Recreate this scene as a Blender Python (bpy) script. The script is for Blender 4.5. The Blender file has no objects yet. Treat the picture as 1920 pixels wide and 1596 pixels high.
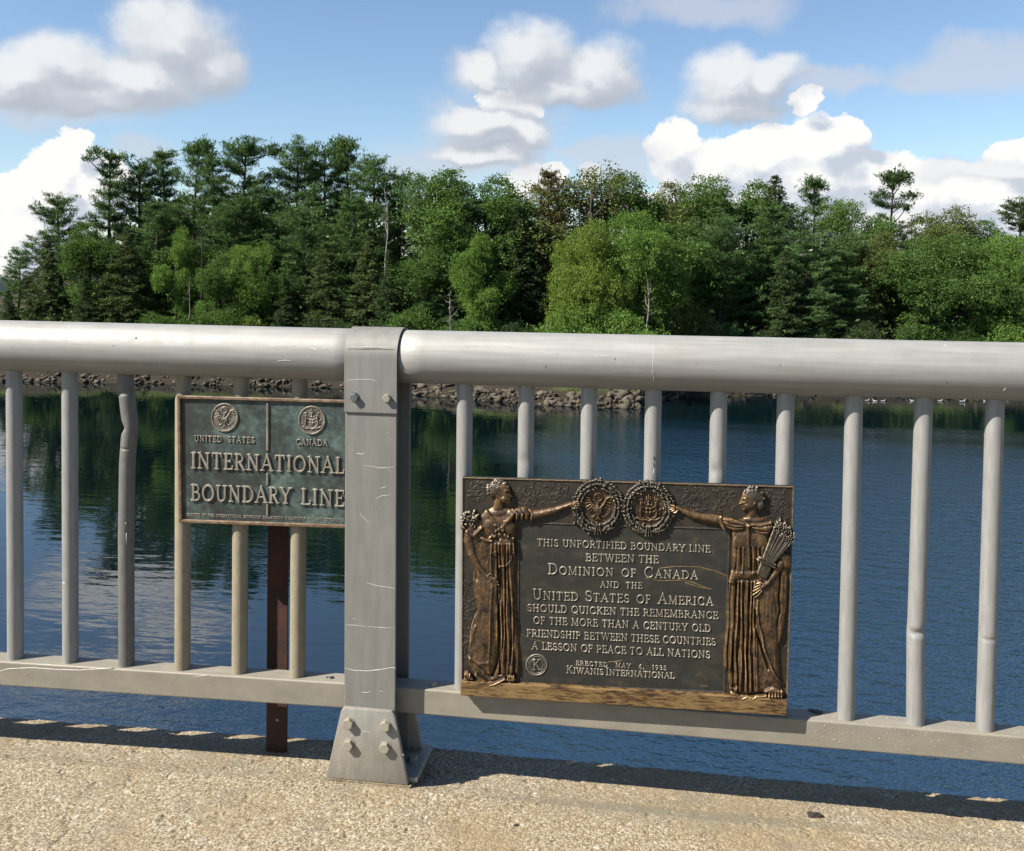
import bpy, bmesh, math, random
import numpy as np
from mathutils import Matrix, Vector

# ------------------------------------------------------------------ camera, sky, sun, exposure
SC = bpy.context.scene
COL = SC.collection
CAM = np.array([1.6185, -2.2013, 1.0842])          # metres; z = 0 is the underside of the bottom rail
YAW, PITCH, ROLL = -0.15139, 0.040293, -0.010185
FPX, PPX, PPY = 1750.0, 960.0, 576.6
fw = np.array([math.sin(YAW), math.cos(YAW), 0]); rt = np.array([math.cos(YAW), -math.sin(YAW), 0]); up = np.array([0, 0, 1.0])
A_F = fw * math.cos(PITCH) - up * math.sin(PITCH)
u2 = up * math.cos(PITCH) + fw * math.sin(PITCH)
A_R = rt * math.cos(ROLL) - u2 * math.sin(ROLL)
A_U = u2 * math.cos(ROLL) + rt * math.sin(ROLL)

cd = bpy.data.cameras.new('camera'); cam = bpy.data.objects.new('camera', cd); COL.objects.link(cam)
cam.matrix_world = Matrix(((A_R[0], A_U[0], -A_F[0], CAM[0]), (A_R[1], A_U[1], -A_F[1], CAM[1]),
                           (A_R[2], A_U[2], -A_F[2], CAM[2]), (0, 0, 0, 1)))
cd.sensor_fit = 'HORIZONTAL'; cd.sensor_width = 36.0
cd.lens = FPX / 1920 * 36.0
cd.shift_y = -(798 - PPY) / 1920.0
cd.clip_start = 0.05; cd.clip_end = 6000
SC.camera = cam

TO_SUN = np.array([-1.7, -1.0, 1.85]); TO_SUN /= np.linalg.norm(TO_SUN)
SUN_EL = math.asin(TO_SUN[2]); SUN_AZ = math.atan2(TO_SUN[0], TO_SUN[1])
sl = bpy.data.lights.new('sun', 'SUN'); so = bpy.data.objects.new('sun', sl); COL.objects.link(so)
sl.energy = 5.0; sl.angle = math.radians(0.53); sl.color = (1.0, 0.94, 0.83)
so.rotation_euler = Vector(TO_SUN).to_track_quat('Z', 'Y').to_euler()

SC.view_settings.view_transform = 'Standard'; SC.view_settings.look = 'None'
SC.view_settings.exposure = 1.27; SC.view_settings.gamma = 1.0
try: SC.view_settings.use_curve_mapping = False
except Exception: pass
SC.cycles.max_bounces = 7; SC.cycles.diffuse_bounces = 3; SC.cycles.glossy_bounces = 3
SC.cycles.transmission_bounces = 3; SC.cycles.transparent_max_bounces = 6
SC.cycles.caustics_reflective = False; SC.cycles.caustics_refractive = False

def ray(px, py):
    px = np.asarray(px, float)[..., None]; py = np.asarray(py, float)[..., None]
    return A_F + A_R * (px - PPX) / FPX - A_U * (py - PPY) / FPX

# ------------------------------------------------------------------ node helpers
class NT:
    def __init__(s, tree): s.t = tree; s.n = tree.nodes; s.l = tree.links
    def new(s, typ, **kw):
        n = s.n.new(typ)
        for k, v in kw.items(): setattr(n, k, v)
        return n
    def put(s, sock, v):
        if v is None: return
        if isinstance(v, bpy.types.NodeSocket): s.l.new(v, sock)
        else:
            try: sock.default_value = v
            except Exception: sock.default_value = (*v, 1.0)
    def math(s, op, a, b=None, c=None, clamp=False):
        n = s.new('ShaderNodeMath', operation=op); n.use_clamp = clamp
        for i, v in enumerate((a, b, c)):
            if v is not None: s.put(n.inputs[i], v)
        return n.outputs[0]
    def vmath(s, op, a, b=None, scale=None):
        n = s.new('ShaderNodeVectorMath', operation=op)
        s.put(n.inputs[0], a)
        if b is not None: s.put(n.inputs[1], b)
        if scale is not None: s.put(n.inputs['Scale'], scale)
        return n.outputs['Value'] if op in ('LENGTH', 'DOT_PRODUCT', 'DISTANCE') else n.outputs[0]
    def noise(s, vec, scale, detail=4, rough=0.55, out='Fac', dist=0.0, lac=2.0):
        n = s.new('ShaderNodeTexNoise'); n.noise_dimensions = '3D'
        if vec is not None: s.l.new(vec, n.inputs['Vector'])
        n.inputs['Scale'].default_value = scale; n.inputs['Detail'].default_value = detail
        n.inputs['Roughness'].default_value = rough; n.inputs['Distortion'].default_value = dist
        n.inputs['Lacunarity'].default_value = lac
        return n.outputs[out]
    def voro(s, vec, scale, feature='F1', out='Distance', rnd=1.0):
        n = s.new('ShaderNodeTexVoronoi', feature=feature)
        if vec is not None: s.l.new(vec, n.inputs['Vector'])
        n.inputs['Scale'].default_value = scale; n.inputs['Randomness'].default_value = rnd
        return n.outputs[out]
    def ramp(s, fac, stops, interp='LINEAR'):
        n = s.new('ShaderNodeValToRGB'); cr = n.color_ramp; cr.interpolation = interp
        while len(cr.elements) < len(stops): cr.elements.new(0.5)
        for e, (p, c) in zip(cr.elements, stops):
            e.position = p; e.color = (*c, 1.0) if len(c) == 3 else c
        s.l.new(fac, n.inputs[0]); return n.outputs[0]
    def mix(s, fac, a, b, blend='MIX'):
        n = s.new('ShaderNodeMix', data_type='RGBA', blend_type=blend)
        s.put(n.inputs[0], fac); s.put(n.inputs[6], a); s.put(n.inputs[7], b)
        return n.outputs[2]
    def rng(s, v, a, b, c=0.0, d=1.0, smooth=False):
        n = s.new('ShaderNodeMapRange'); n.interpolation_type = 'SMOOTHSTEP' if smooth else 'LINEAR'
        s.put(n.inputs[0], v)
        for i, x in enumerate((a, b, c, d)): s.put(n.inputs[i + 1], x)
        return n.outputs[0]
    def mapping(s, vec, loc=(0, 0, 0), rot=(0, 0, 0), scl=(1, 1, 1)):
        n = s.new('ShaderNodeMapping'); s.l.new(vec, n.inputs[0])
        n.inputs[1].default_value = loc; n.inputs[2].default_value = rot; n.inputs[3].default_value = scl
        return n.outputs[0]
    def bump(s, h, strength=0.3, dist=0.01, normal=None):
        n = s.new('ShaderNodeBump'); s.put(n.inputs['Strength'], strength); s.put(n.inputs['Distance'], dist)
        s.l.new(h, n.inputs['Height'])
        if normal is not None: s.l.new(normal, n.inputs['Normal'])
        return n.outputs[0]
    def coord(s, which='Object'): return s.new('ShaderNodeTexCoord').outputs[which]
    def attr(s, name, out='Fac'): return s.new('ShaderNodeAttribute', attribute_name=name).outputs[out]
    def sep(s, v): n = s.new('ShaderNodeSeparateXYZ'); s.l.new(v, n.inputs[0]); return n.outputs
    def comb(s, x, y, z):
        n = s.new('ShaderNodeCombineXYZ')
        for i, v in enumerate((x, y, z)): s.put(n.inputs[i], v)
        return n.outputs[0]

def material(name):
    m = bpy.data.materials.new(name); m.use_nodes = True
    t = NT(m.node_tree); t.n.clear()
    out = t.new('ShaderNodeOutputMaterial')
    return m, t, out
ALB = 0.41                                          # near surfaces are described in display terms and scaled to real reflectances
def principled(t, out, color, rough=0.5, metal=0.0, normal=None, spec=0.5, **kw):
    b = t.new('ShaderNodeBsdfPrincipled')
    color = tuple(ALB * q for q in color) if isinstance(color, tuple) else t.mix(1.0, color, (ALB, ALB, ALB, 1), 'MULTIPLY')
    t.put(b.inputs['Base Color'], color); t.put(b.inputs['Roughness'], rough); t.put(b.inputs['Metallic'], metal)
    t.put(b.inputs['Specular IOR Level'], spec)
    if normal is not None: t.l.new(normal, b.inputs['Normal'])
    for k, v in kw.items(): t.put(b.inputs[k], v)
    t.l.new(b.outputs[0], out.inputs[0]); return b

# ------------------------------------------------------------------ world: sky with cumulus clouds, laid out by azimuth and elevation
def az_el(px, py):
    d = ray(px, py); d = d / np.linalg.norm(d)
    return math.atan2(d[0], d[1]), d[2] / math.hypot(d[0], d[1])
W = bpy.data.worlds.new('World'); SC.world = W; W.use_nodes = True
wt = NT(W.node_tree); wt.n.clear()
wout = wt.new('ShaderNodeOutputWorld'); bg = wt.new('ShaderNodeBackground')
sky = wt.new('ShaderNodeTexSky', sky_type='NISHITA'); sky.sun_disc = False
sky.sun_elevation = SUN_EL; sky.sun_rotation = SUN_AZ; sky.altitude = 20; sky.air_density = 1.0; sky.dust_density = 0.25; sky.ozone_density = 3.0
SKY_STRENGTH = 0.064
CLOUD = 0.405                                        # white clouds just reach the top of the exposure

def cloud_group(name, ellipses, k):
    g = bpy.data.node_groups.new(name, 'ShaderNodeTree')
    g.interface.new_socket('Vector', in_out='INPUT', socket_type='NodeSocketVector')
    g.interface.new_socket('Field', in_out='OUTPUT', socket_type='NodeSocketFloat')
    t = NT(g); gi = t.new('NodeGroupInput'); go = t.new('NodeGroupOutput')
    u_, v_, _ = t.sep(gi.outputs[0]); Q = t.comb(t.math('MULTIPLY', u_, u_), t.math('MULTIPLY', v_, v_), u_)
    acc = None
    for (cx, cy, rx, ry) in ellipses:                      # squared elliptic distance, summed from its expanded terms
        u, v = az_el(cx, cy); a, c = (FPX / rx) ** 2, (FPX / ry) ** 2
        d = t.vmath('DOT_PRODUCT', Q, (a, c, -2 * a * u))
        d = t.math('ADD', t.math('MULTIPLY_ADD', v_, -2 * c * v, d), a * u * u + c * v * v)
        acc = d if acc is None else t.math('SMOOTH_MIN', acc, d, k)
    t.l.new(t.math('SUBTRACT', 1.0, t.math('SQRT', t.math('MAXIMUM', acc, 0.0))), go.inputs[0])
    return g
SOFT = [(325, 75, 112, 92), (385, 120, 70, 66), (270, 150, 120, 60), (120, 130, 120, 70), (30, 140, 110, 62), (150, 180, 170, 40),
        (1000, 105, 100, 80), (1110, 130, 100, 66), (1060, 165, 150, 38), (905, 128, 52, 34), 
        (1370, 150, 90, 62), (1450, 140, 62, 50), (1385, 195, 115, 38),
        (910, 225, 100, 40), (985, 245, 60, 40), (910, 285, 110, 36), 
        (1870, 322, 120, 18), 
        (210, -110, 170, 60), (330, -190, 120, 42), (60, -330, 240, 40), (1290, -350, 120, 30), (1750, -130, 300, 40),
        (-500, -100, 300, 110), (2600, -60, 400, 120), (-900, 200, 400, 90)]
FAINT = [(1320, 15, 190, 44), (1850, 125, 150, 55), (1750, 140, 90, 36), (1560, 150, 90, 30), (262, 285, 70, 34), (890, 132, 60, 44), (800, 303, 120, 30), (870, 300, 190, 60), (1085, 275, 60, 20), (1150, 305, 120, 44), (930, 240, 150, 70), (60, 190, 200, 50), (1870, 325, 150, 26), (-500, -100, 300, 110)]
CRISP = [(138, 268, 30, 34), (112, 318, 58, 56), (75, 372, 110, 58), (180, 350, 80, 64), (50, 430, 100, 60), (0, 490, 90, 60),
         (935, 190, 44, 28), (985, 206, 36, 22), (1000, 340, 56, 40), (1035, 325, 30, 28), (1112, 318, 26, 24),
         (1262, 275, 58, 52), (1320, 320, 100, 62), (1430, 285, 120, 52), (1545, 270, 86, 58), (1605, 252, 36, 32), (1510, 192, 28, 24),
         (1500, 335, 200, 50), (1640, 330, 80, 46), (1725, 355, 110, 52), (1825, 360, 100, 48), (1895, 300, 44, 36), (1910, 390, 100, 70),
         (1700, 410, 220, 60), (1400, 380, 300, 40), (2150, 330, 220, 110), (-200, 430, 200, 80), (2700, 420, 400, 90), (-800, 440, 420, 80)]
gf = cloud_group('faint_cloud_field', FAINT, 0.5)
gs, gc = cloud_group('soft_cloud_field', SOFT, 0.35), cloud_group('crisp_cloud_field', CRISP, 0.3)
D = wt.coord('Generated'); dx, dy, dz = wt.sep(D)
az = wt.math('ARCTAN2', dx, dy)
hyp = wt.math('SQRT', wt.math('ADD', wt.math('MULTIPLY', dx, dx), wt.math('MULTIPLY', dy, dy)))
elv = wt.math('DIVIDE', dz, wt.math('MAXIMUM', hyp, 0.02))
UV = wt.comb(az, elv, 0.0)
def fld(g, vec):
    n = wt.new('ShaderNodeGroup'); n.node_tree = g; wt.l.new(vec, n.inputs[0]); return n.outputs[0]
def warp(vec, scale, amt, detail):
    c = wt.noise(wt.mapping(vec, scl=(1, 1.35, 1)), scale, detail, 0.55, out='Color')
    return wt.vmath('ADD', vec, wt.vmath('SCALE', wt.vmath('SUBTRACT', c, (0.5, 0.5, 0.5)), scale=amt))
SH = wt.vmath('ADD', UV, (-0.012, 0.020, 0))
# crisp far cumulus
uvc = warp(UV, 26.0, 0.034, 4)
nc = wt.noise(UV, 60.0, 6, 0.6)
fc = wt.math('ADD', fld(gc, uvc), wt.math('MULTIPLY', wt.math('SUBTRACT', nc, 0.5), 0.50))
fc2 = wt.math('ADD', fld(gc, wt.vmath('ADD', uvc, (-0.016, 0.026, 0))), wt.math('MULTIPLY', wt.math('SUBTRACT', wt.noise(SH, 60.0, 6, 0.6), 0.5), 0.50))
ac = wt.rng(fc, 0.00, 0.16, smooth=True)
lit_c = wt.rng(wt.math('ADD', wt.math('SUBTRACT', fc, fc2), wt.math('MULTIPLY', wt.math('SUBTRACT', wt.noise(UV, 14.0, 4, 0.55), 0.5), 0.7)), -0.36, 0.36, smooth=True)
colc = wt.ramp(lit_c, [(0.0, tuple(CLOUD * q for q in (0.60, 0.66, 0.76))), (0.5, tuple(CLOUD * q for q in (0.82, 0.85, 0.90))), (1.0, tuple(CLOUD * q for q in (1.04, 1.03, 1.01)))])
# soft near clouds
uvs = warp(UV, 12.0, 0.06, 4)
ns = wt.noise(UV, 20.0, 7, 0.6)
fs = wt.math('ADD', fld(gs, uvs), wt.math('MULTIPLY', wt.math('SUBTRACT', ns, 0.5), 0.66))
fs2 = wt.math('ADD', fld(gs, wt.vmath('ADD', uvs, (-0.012, 0.022, 0))), wt.math('MULTIPLY', wt.math('SUBTRACT', wt.noise(SH, 20.0, 7, 0.6), 0.5), 0.66))
as_ = wt.math('MULTIPLY', wt.rng(fs, -0.15, 0.46, smooth=True), 0.93)
lit_s = wt.rng(wt.math('SUBTRACT', fs, fs2), -0.46, 0.58, smooth=True)
cols = wt.ramp(lit_s, [(0.0, tuple(CLOUD * q for q in (0.50, 0.54, 0.61))), (0.5, tuple(CLOUD * q for q in (0.62, 0.65, 0.71))), (1.0, tuple(CLOUD * q for q in (0.92, 0.93, 0.94)))])
skc = wt.mix(1.0, sky.outputs[0], (SKY_STRENGTH * 1.0,) * 3 + (1,), 'MULTIPLY')
ff = wt.math('ADD', fld(gf, uvs), wt.math('MULTIPLY', wt.math('SUBTRACT', ns, 0.5), 1.1))
af = wt.math('MULTIPLY', wt.rng(ff, -0.22, 0.60, smooth=True), 0.66)
c1 = wt.mix(ac, skc, colc); c1 = wt.mix(af, c1, tuple(CLOUD * q for q in (0.66, 0.69, 0.77))); c2 = wt.mix(as_, c1, cols)
wt.l.new(c2, bg.inputs[0]); bg.inputs[1].default_value = 1.0
wt.l.new(bg.outputs[0], wout.inputs[0])
W.cycles.sampling_method = 'MANUAL'; W.cycles.sample_map_resolution = 512

# ------------------------------------------------------------------ mesh helpers
def tag(o, label=None, cat=None, group=None, kind=None):
    if label: o['label'] = label
    if cat: o['category'] = cat
    if group: o['group'] = group
    if kind: o['kind'] = kind
    return o
def link(o, parent=None):
    COL.objects.link(o)
    if parent is not None: o.parent = parent
    return o
def empty(name, loc=(0, 0, 0), rot=(0, 0, 0)):
    o = bpy.data.objects.new(name, None); o.location = loc; o.rotation_euler = rot; o.empty_display_size = 0.1
    return link(o)
def np_mesh(name, V, F, smooth=True, attrs=None, midx=None):
    """F: (n,4) or (n,3) index array"""
    V = np.asarray(V, np.float32); F = np.asarray(F, np.int32); k = F.shape[1]
    me = bpy.data.meshes.new(name)
    me.vertices.add(len(V)); me.vertices.foreach_set('co', V.ravel())
    me.loops.add(F.size); me.loops.foreach_set('vertex_index', F.ravel())
    me.polygons.add(len(F)); me.polygons.foreach_set('loop_start', np.arange(len(F), dtype=np.int32) * k)
    me.polygons.foreach_set('loop_total', np.full(len(F), k, np.int32))
    if smooth: me.polygons.foreach_set('use_smooth', np.ones(len(F), bool))
    if midx is not None: me.polygons.foreach_set('material_index', np.asarray(midx, np.int32))
    for nm, a in (attrs or {}).items():
        at = me.attributes.new(nm, 'FLOAT', 'POINT'); at.data.foreach_set('value', np.asarray(a, np.float32))
    me.update(calc_edges=True); me.validate()
    return me
def obj(name, me, mats, parent=None, loc=None):
    o = bpy.data.objects.new(name, me); link(o, parent)
    for m in (mats if isinstance(mats, (list, tuple)) else [mats]): me.materials.append(m)
    if loc is not None: o.location = loc
    return o
class MB:
    """collects shapes in a bmesh and links them as one mesh object"""
    def __init__(s): s.bm = bmesh.new(); s.mi = 0
    def box(s, x0, x1, y0, y1, z0, z1, bevel=0.0, seg=2):
        r = bmesh.ops.create_cube(s.bm, size=1.0); vs = r['verts']
        for v in vs:
            v.co = Vector(((x0 + x1) / 2 + v.co.x * (x1 - x0), (y0 + y1) / 2 + v.co.y * (y1 - y0), (z0 + z1) / 2 + v.co.z * (z1 - z0)))
        if bevel > 0:
            es = list({e for v in vs for e in v.link_edges})
            bmesh.ops.bevel(s.bm, geom=es, offset=bevel, segments=seg, affect='EDGES', profile=0.5)
        return s
    def prism(s, pts, axis, a, b, bevel=0.0):
        """polygon of 2-D points extruded along axis from a to b"""
        def P(p, t): return {'x': (t, p[0], p[1]), 'y': (p[0], t, p[1]), 'z': (p[0], p[1], t)}[axis]
        lo = [s.bm.verts.new(P(p, a)) for p in pts]; hi = [s.bm.verts.new(P(p, b)) for p in pts]
        n = len(pts); fs = [s.bm.faces.new(lo), s.bm.faces.new(hi[::-1])]
        for i in range(n): fs.append(s.bm.faces.new((lo[i], hi[i], hi[(i + 1) % n], lo[(i + 1) % n])))
        bmesh.ops.recalc_face_normals(s.bm, faces=fs)
        if bevel > 0:
            es = list({e for f in fs for e in f.edges})
            bmesh.ops.bevel(s.bm, geom=es, offset=bevel, segments=2, affect='EDGES', profile=0.5)
        return s
    def tube(s, pts, rad, seg=12, caps=True, squash=None):
        """swept tube through pts with a radius per point"""
        pts = [Vector(p) for p in pts]; rad = rad if hasattr(rad, '__len__') else [rad] * len(pts)
        rings = []; ref = None
        for i, p in enumerate(pts):
            d = (pts[min(i + 1, len(pts) - 1)] - pts[max(i - 1, 0)]).normalized()
            if ref is None: ref = Vector((0, 0, 1)) if abs(d.z) < 0.9 else Vector((0, -1, 0))
            a = d.cross(ref); 
            if a.length < 1e-4: a = d.cross(Vector((1, 0, 0)))
            a.normalize(); b = a.cross(d).normalized(); ref = b
            ring = []
            for k in range(seg):
                t = 2 * math.pi * k / seg; r = rad[i] * (squash(i, t) if squash else 1.0)
                ring.append(s.bm.verts.new(p + a * (math.cos(t) * r) + b * (math.sin(t) * r)))
            rings.append(ring)
        for i in range(len(rings) - 1):
            for k in range(seg):
                f = s.bm.faces.new((rings[i][k], rings[i][(k + 1) % seg], rings[i + 1][(k + 1) % seg], rings[i + 1][k])); f.smooth = True; f.material_index = s.mi
        if caps:
            s.bm.faces.new(rings[0][::-1]).material_index = s.mi; s.bm.faces.new(rings[-1]).material_index = s.mi
        return s
    def build(s, name, mats, parent=None, smooth_angle=None):
        bmesh.ops.recalc_face_normals(s.bm, faces=s.bm.faces[:])
        me = bpy.data.meshes.new(name); s.bm.to_mesh(me); s.bm.free()
        if smooth_angle is not None:
            me.polygons.foreach_set('use_smooth', np.ones(len(me.polygons), bool))
            try: me.set_sharp_from_angle(angle=math.radians(smooth_angle))
            except Exception: pass
        return obj(name, me, mats, parent)
def vnoise(x, y, seed=0):
    """smooth value noise, numpy"""
    xi = np.floor(x).astype(np.int64); yi = np.floor(y).astype(np.int64); xf = x - xi; yf = y - yi
    def h(a, b):
        v = (a * 374761393 + b * 668265263 + seed * 1442695041) & 0x7fffffff
        v = ((v ^ (v >> 13)) * 1274126177) & 0x7fffffff
        return ((v ^ (v >> 16)) & 0xffff) / 65535.0
    sx = xf * xf * (3 - 2 * xf); sy = yf * yf * (3 - 2 * yf)
    return (h(xi, yi) * (1 - sx) + h(xi + 1, yi) * sx) * (1 - sy) + (h(xi, yi + 1) * (1 - sx) + h(xi + 1, yi + 1) * sx) * sy
def fbm(x, y, oct=4, seed=0):
    a, s, t = 0.0, 1.0, 0.0
    for o in range(oct):
        a = a + vnoise(x * 2 ** o, y * 2 ** o, seed + o) * s; t += s; s *= 0.5
    return a / t

# ------------------------------------------------------------------ materials
def m_aluminium(name, base, rough=0.45, metal=0.35, grime=0.25, warm=(0.30, 0.25, 0.16), streak=(6, 60, 60), bump=0.08, scr=0.35):
    m, t, o = material(name); P = t.coord('Object')
    big = t.noise(P, 5.0, 5, 0.6); fine = t.noise(t.mapping(P, scl=streak), 6.0, 4, 0.6); speck = t.noise(P, 240.0, 2, 0.5)
    c = t.mix(t.rng(big, 0.35, 0.75, 0.0, grime), base, warm)
    dark = tuple(x * 0.70 for x in base); light = tuple(min(x * 1.22, 0.85) for x in base)
    blot = t.noise(P, 13.0, 6, 0.65, dist=0.8)
    c = t.mix(t.rng(blot, 0.50, 0.68, 0, 0.45), c, tuple(x * 0.80 for x in base)); c = t.mix(t.rng(fine, 0.28, 0.72), t.mix(0.55, c, dark), t.mix(0.40, c, light))
    c = t.mix(t.rng(speck, 0.60, 0.72, 0, 0.35), c, dark)
    # bright scratches that wander across the surface
    sv = t.noise(t.mapping(P, rot=(0.2, 0.7, 0.3), scl=(1, 3, 14)), 5.0, 3, 0.5)
    line = t.math('ABSOLUTE', t.math('SUBTRACT', sv, 0.5))
    msk = t.math('MULTIPLY', t.rng(line, 0.0, 0.0045, 1, 0), t.rng(t.noise(P, 9.0, 2), 0.58, 0.66))
    c = t.mix(t.math('MULTIPLY', msk, scr), c, (0.75, 0.73, 0.68))
    r = t.rng(t.noise(P, 30.0, 4), 0.3, 0.7, rough - 0.07, rough + 0.10)
    nb = t.bump(t.math('ADD', t.math('MULTIPLY', fine, 0.5), t.math('MULTIPLY', speck, 0.5)), bump, 0.004)
    principled(t, o, c, r, metal, nb)
    return m
M_PIPE = m_aluminium('worn_pipe_aluminium', (0.65, 0.643, 0.622), 0.58, 0.25, 0.45, (0.42, 0.35, 0.25), (0.8, 14, 14), 0.06, 0.12)
M_POST = m_aluminium('flat_post_aluminium', (0.405, 0.395, 0.365), 0.55, 0.15, 0.15, (0.30, 0.26, 0.2), (8, 8, 1), 0.05, 0.06)
M_CAST = m_aluminium('cast_foot_aluminium', (0.53, 0.50, 0.445), 0.5, 0.2, 0.85, (0.68, 0.61, 0.48), (9, 9, 3), 0.30, 0.12)
M_BAL = m_aluminium('baluster_aluminium', (0.56, 0.553, 0.535), 0.5, 0.2, 0.18, (0.36, 0.30, 0.22), (20, 20, 3), 0.10, 0.2)
M_BAL_TAN = m_aluminium('tan_baluster_aluminium', (0.54, 0.47, 0.33), 0.6, 0.1, 0.4, (0.30, 0.23, 0.12), (12, 12, 6), 0.25, 0.2)
M_BAL_GREY = m_aluminium('grey_baluster_aluminium', (0.29, 0.28, 0.262), 0.55, 0.15, 0.2, (0.3, 0.26, 0.2), (12, 12, 6), 0.12, 0.3)
M_RAIL = m_aluminium('bottom_rail_aluminium', (0.52, 0.475, 0.385), 0.6, 0.1, 0.5, (0.42, 0.345, 0.22), (2.2, 12, 4), 0.15, 0.3)
M_BOLT = m_aluminium('painted_bolt', (0.62, 0.57, 0.45), 0.5, 0.1, 0.2, (0.36, 0.30, 0.2), (8, 8, 8), 0.05, 0.0)
M_STEEL = m_aluminium('bright_steel_bolt', (0.50, 0.54, 0.58), 0.3, 0.8, 0.1, (0.36, 0.34, 0.3), (8, 8, 8), 0.05, 0.0)
def m_plain(name, c, rough=0.7, metal=0.0):
    m, t, o = material(name); P = t.coord('Object')
    n = t.noise(P, 40.0, 4)
    principled(t, o, t.mix(t.rng(n, 0.3, 0.7), tuple(x * 0.75 for x in c), tuple(x * 1.2 for x in c)), rough, metal); return m
M_WHITE = m_plain('white_scuff_paint', (0.90, 0.875, 0.82), 0.6)
M_DARK = m_plain('dark_grime', (0.02, 0.018, 0.015), 0.8)
M_RUBBER = m_plain('dark_gap', (0.03, 0.03, 0.03), 0.7)
def m_rust():
    m, t, o = material('rusted_steel'); P = t.coord('Object')
    n = t.noise(P, 14.0, 6, 0.65); f = t.noise(P, 160.0, 3)
    c = t.ramp(n, [(0.25, (0.035, 0.014, 0.010)), (0.5, (0.085, 0.027, 0.015)), (0.75, (0.15, 0.05, 0.022))])
    principled(t, o, c, 0.85, 0.0, t.bump(f, 0.35, 0.003)); return m
M_RUST = m_rust()
def m_relief(name, dark, mid, high, metal=0.35, rough=0.37, green=None):
    m, t, o = material(name); P = t.coord('Object'); w = t.attr('wear')
    n = t.noise(P, 60.0, 5, 0.6); n2 = t.noise(P, 220.0, 3, 0.6); n3 = t.noise(P, 16.0, 3)
    f = t.math('ADD', w, t.math('MULTIPLY', t.math('SUBTRACT', n, 0.5), 0.75))
    f = t.math('ADD', f, t.math('MULTIPLY', t.math('SUBTRACT', n2, 0.5), 0.35))
    f = t.math('ADD', f, t.math('MULTIPLY', t.math('SUBTRACT', n3, 0.5), 0.30))
    c = t.ramp(f, [(0.20, dark), (0.52, mid), (0.86, high)])
    if green: c = t.mix(t.rng(t.noise(P, 26.0, 4), 0.56, 0.72, 0, 0.45), c, green)
    r = t.rng(f, 0.2, 0.9, rough + 0.16, rough - 0.08)
    principled(t, o, c, r, metal, t.bump(n2, 0.12, 0.002)); return m
M_BRONZE = m_relief('worn_brown_bronze', (0.022, 0.017, 0.011), (0.27, 0.155, 0.068), (1.15, 0.79, 0.42))
M_BRONZE_HI = m_relief('rubbed_bronze', (0.028, 0.026, 0.021), (0.17, 0.135, 0.095), (1.15, 0.98, 0.74), 0.4, 0.34)
M_PANEL = m_relief('dark_bronze_panel', (0.032, 0.031, 0.025), (0.070, 0.062, 0.045), (0.22, 0.16, 0.085), 0.2, 0.5, (0.055, 0.066, 0.056))
M_GROUND_BR = m_relief('brown_bronze_ground', (0.026, 0.022, 0.017), (0.092, 0.067, 0.042), (0.36, 0.25, 0.135), 0.3, 0.48)
M_LETTER = m_relief('rubbed_letter_bronze', (0.05, 0.045, 0.035), (0.42, 0.37, 0.29), (0.85, 0.77, 0.62), 0.3, 0.4)
def m_ledge():
    m, t, o = material('gold_rubbed_ledge'); P = t.coord('Object')
    s = t.noise(t.mapping(P, scl=(34, 60, 240)), 1.0, 6, 0.7); g = t.noise(P, 9.0, 3)
    f = t.math('ADD', s, t.math('MULTIPLY', t.math('SUBTRACT', g, 0.5), 0.45))
    c = t.ramp(f, [(0.36, (0.055, 0.034, 0.017)), (0.45, (0.22, 0.125, 0.05)), (0.52, (0.42, 0.26, 0.105)), (0.74, (0.58, 0.39, 0.18))])
    principled(t, o, c, 0.45, 0.3, t.bump(s, 0.3, 0.003)); return m
M_LEDGE = m_ledge()
def m_patina():
    m, t, o = material('green_patina_bronze'); P = t.coord('Object')
    n = t.noise(P, 9.0, 5, 0.62, dist=0.6); n2 = t.noise(P, 70.0, 4, 0.6); n3 = t.noise(P, 300.0, 2)
    x = t.sep(P)[0]
    f = t.math('ADD', n, t.math('MULTIPLY', t.math('SUBTRACT', n2, 0.5), 0.5))
    f = t.math('ADD', f, t.math('MULTIPLY', t.rng(x, -0.50, -0.25), 0.10))
    c = t.ramp(f, [(0.38, (0.044, 0.046, 0.040)), (0.52, (0.062, 0.078, 0.069)), (0.64, (0.105, 0.155, 0.138)), (0.80, (0.22, 0.31, 0.28))])
    c = t.mix(t.rng(n3, 0.68, 0.74, 0, 0.6), c, (0.26, 0.36, 0.33))
    principled(t, o, c, 0.55, 0.15, t.bump(n2, 0.15, 0.002)); return m
M_PATINA = m_patina()
M_SIGNFRAME = m_relief('brown_frame_bronze', (0.07, 0.05, 0.033), (0.30, 0.185, 0.105), (0.62, 0.51, 0.38), 0.25, 0.5)
M_SIGNLET = m_relief('sign_letter_bronze', (0.08, 0.07, 0.055), (0.44, 0.385, 0.30), (0.80, 0.73, 0.60), 0.25, 0.42)

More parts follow.
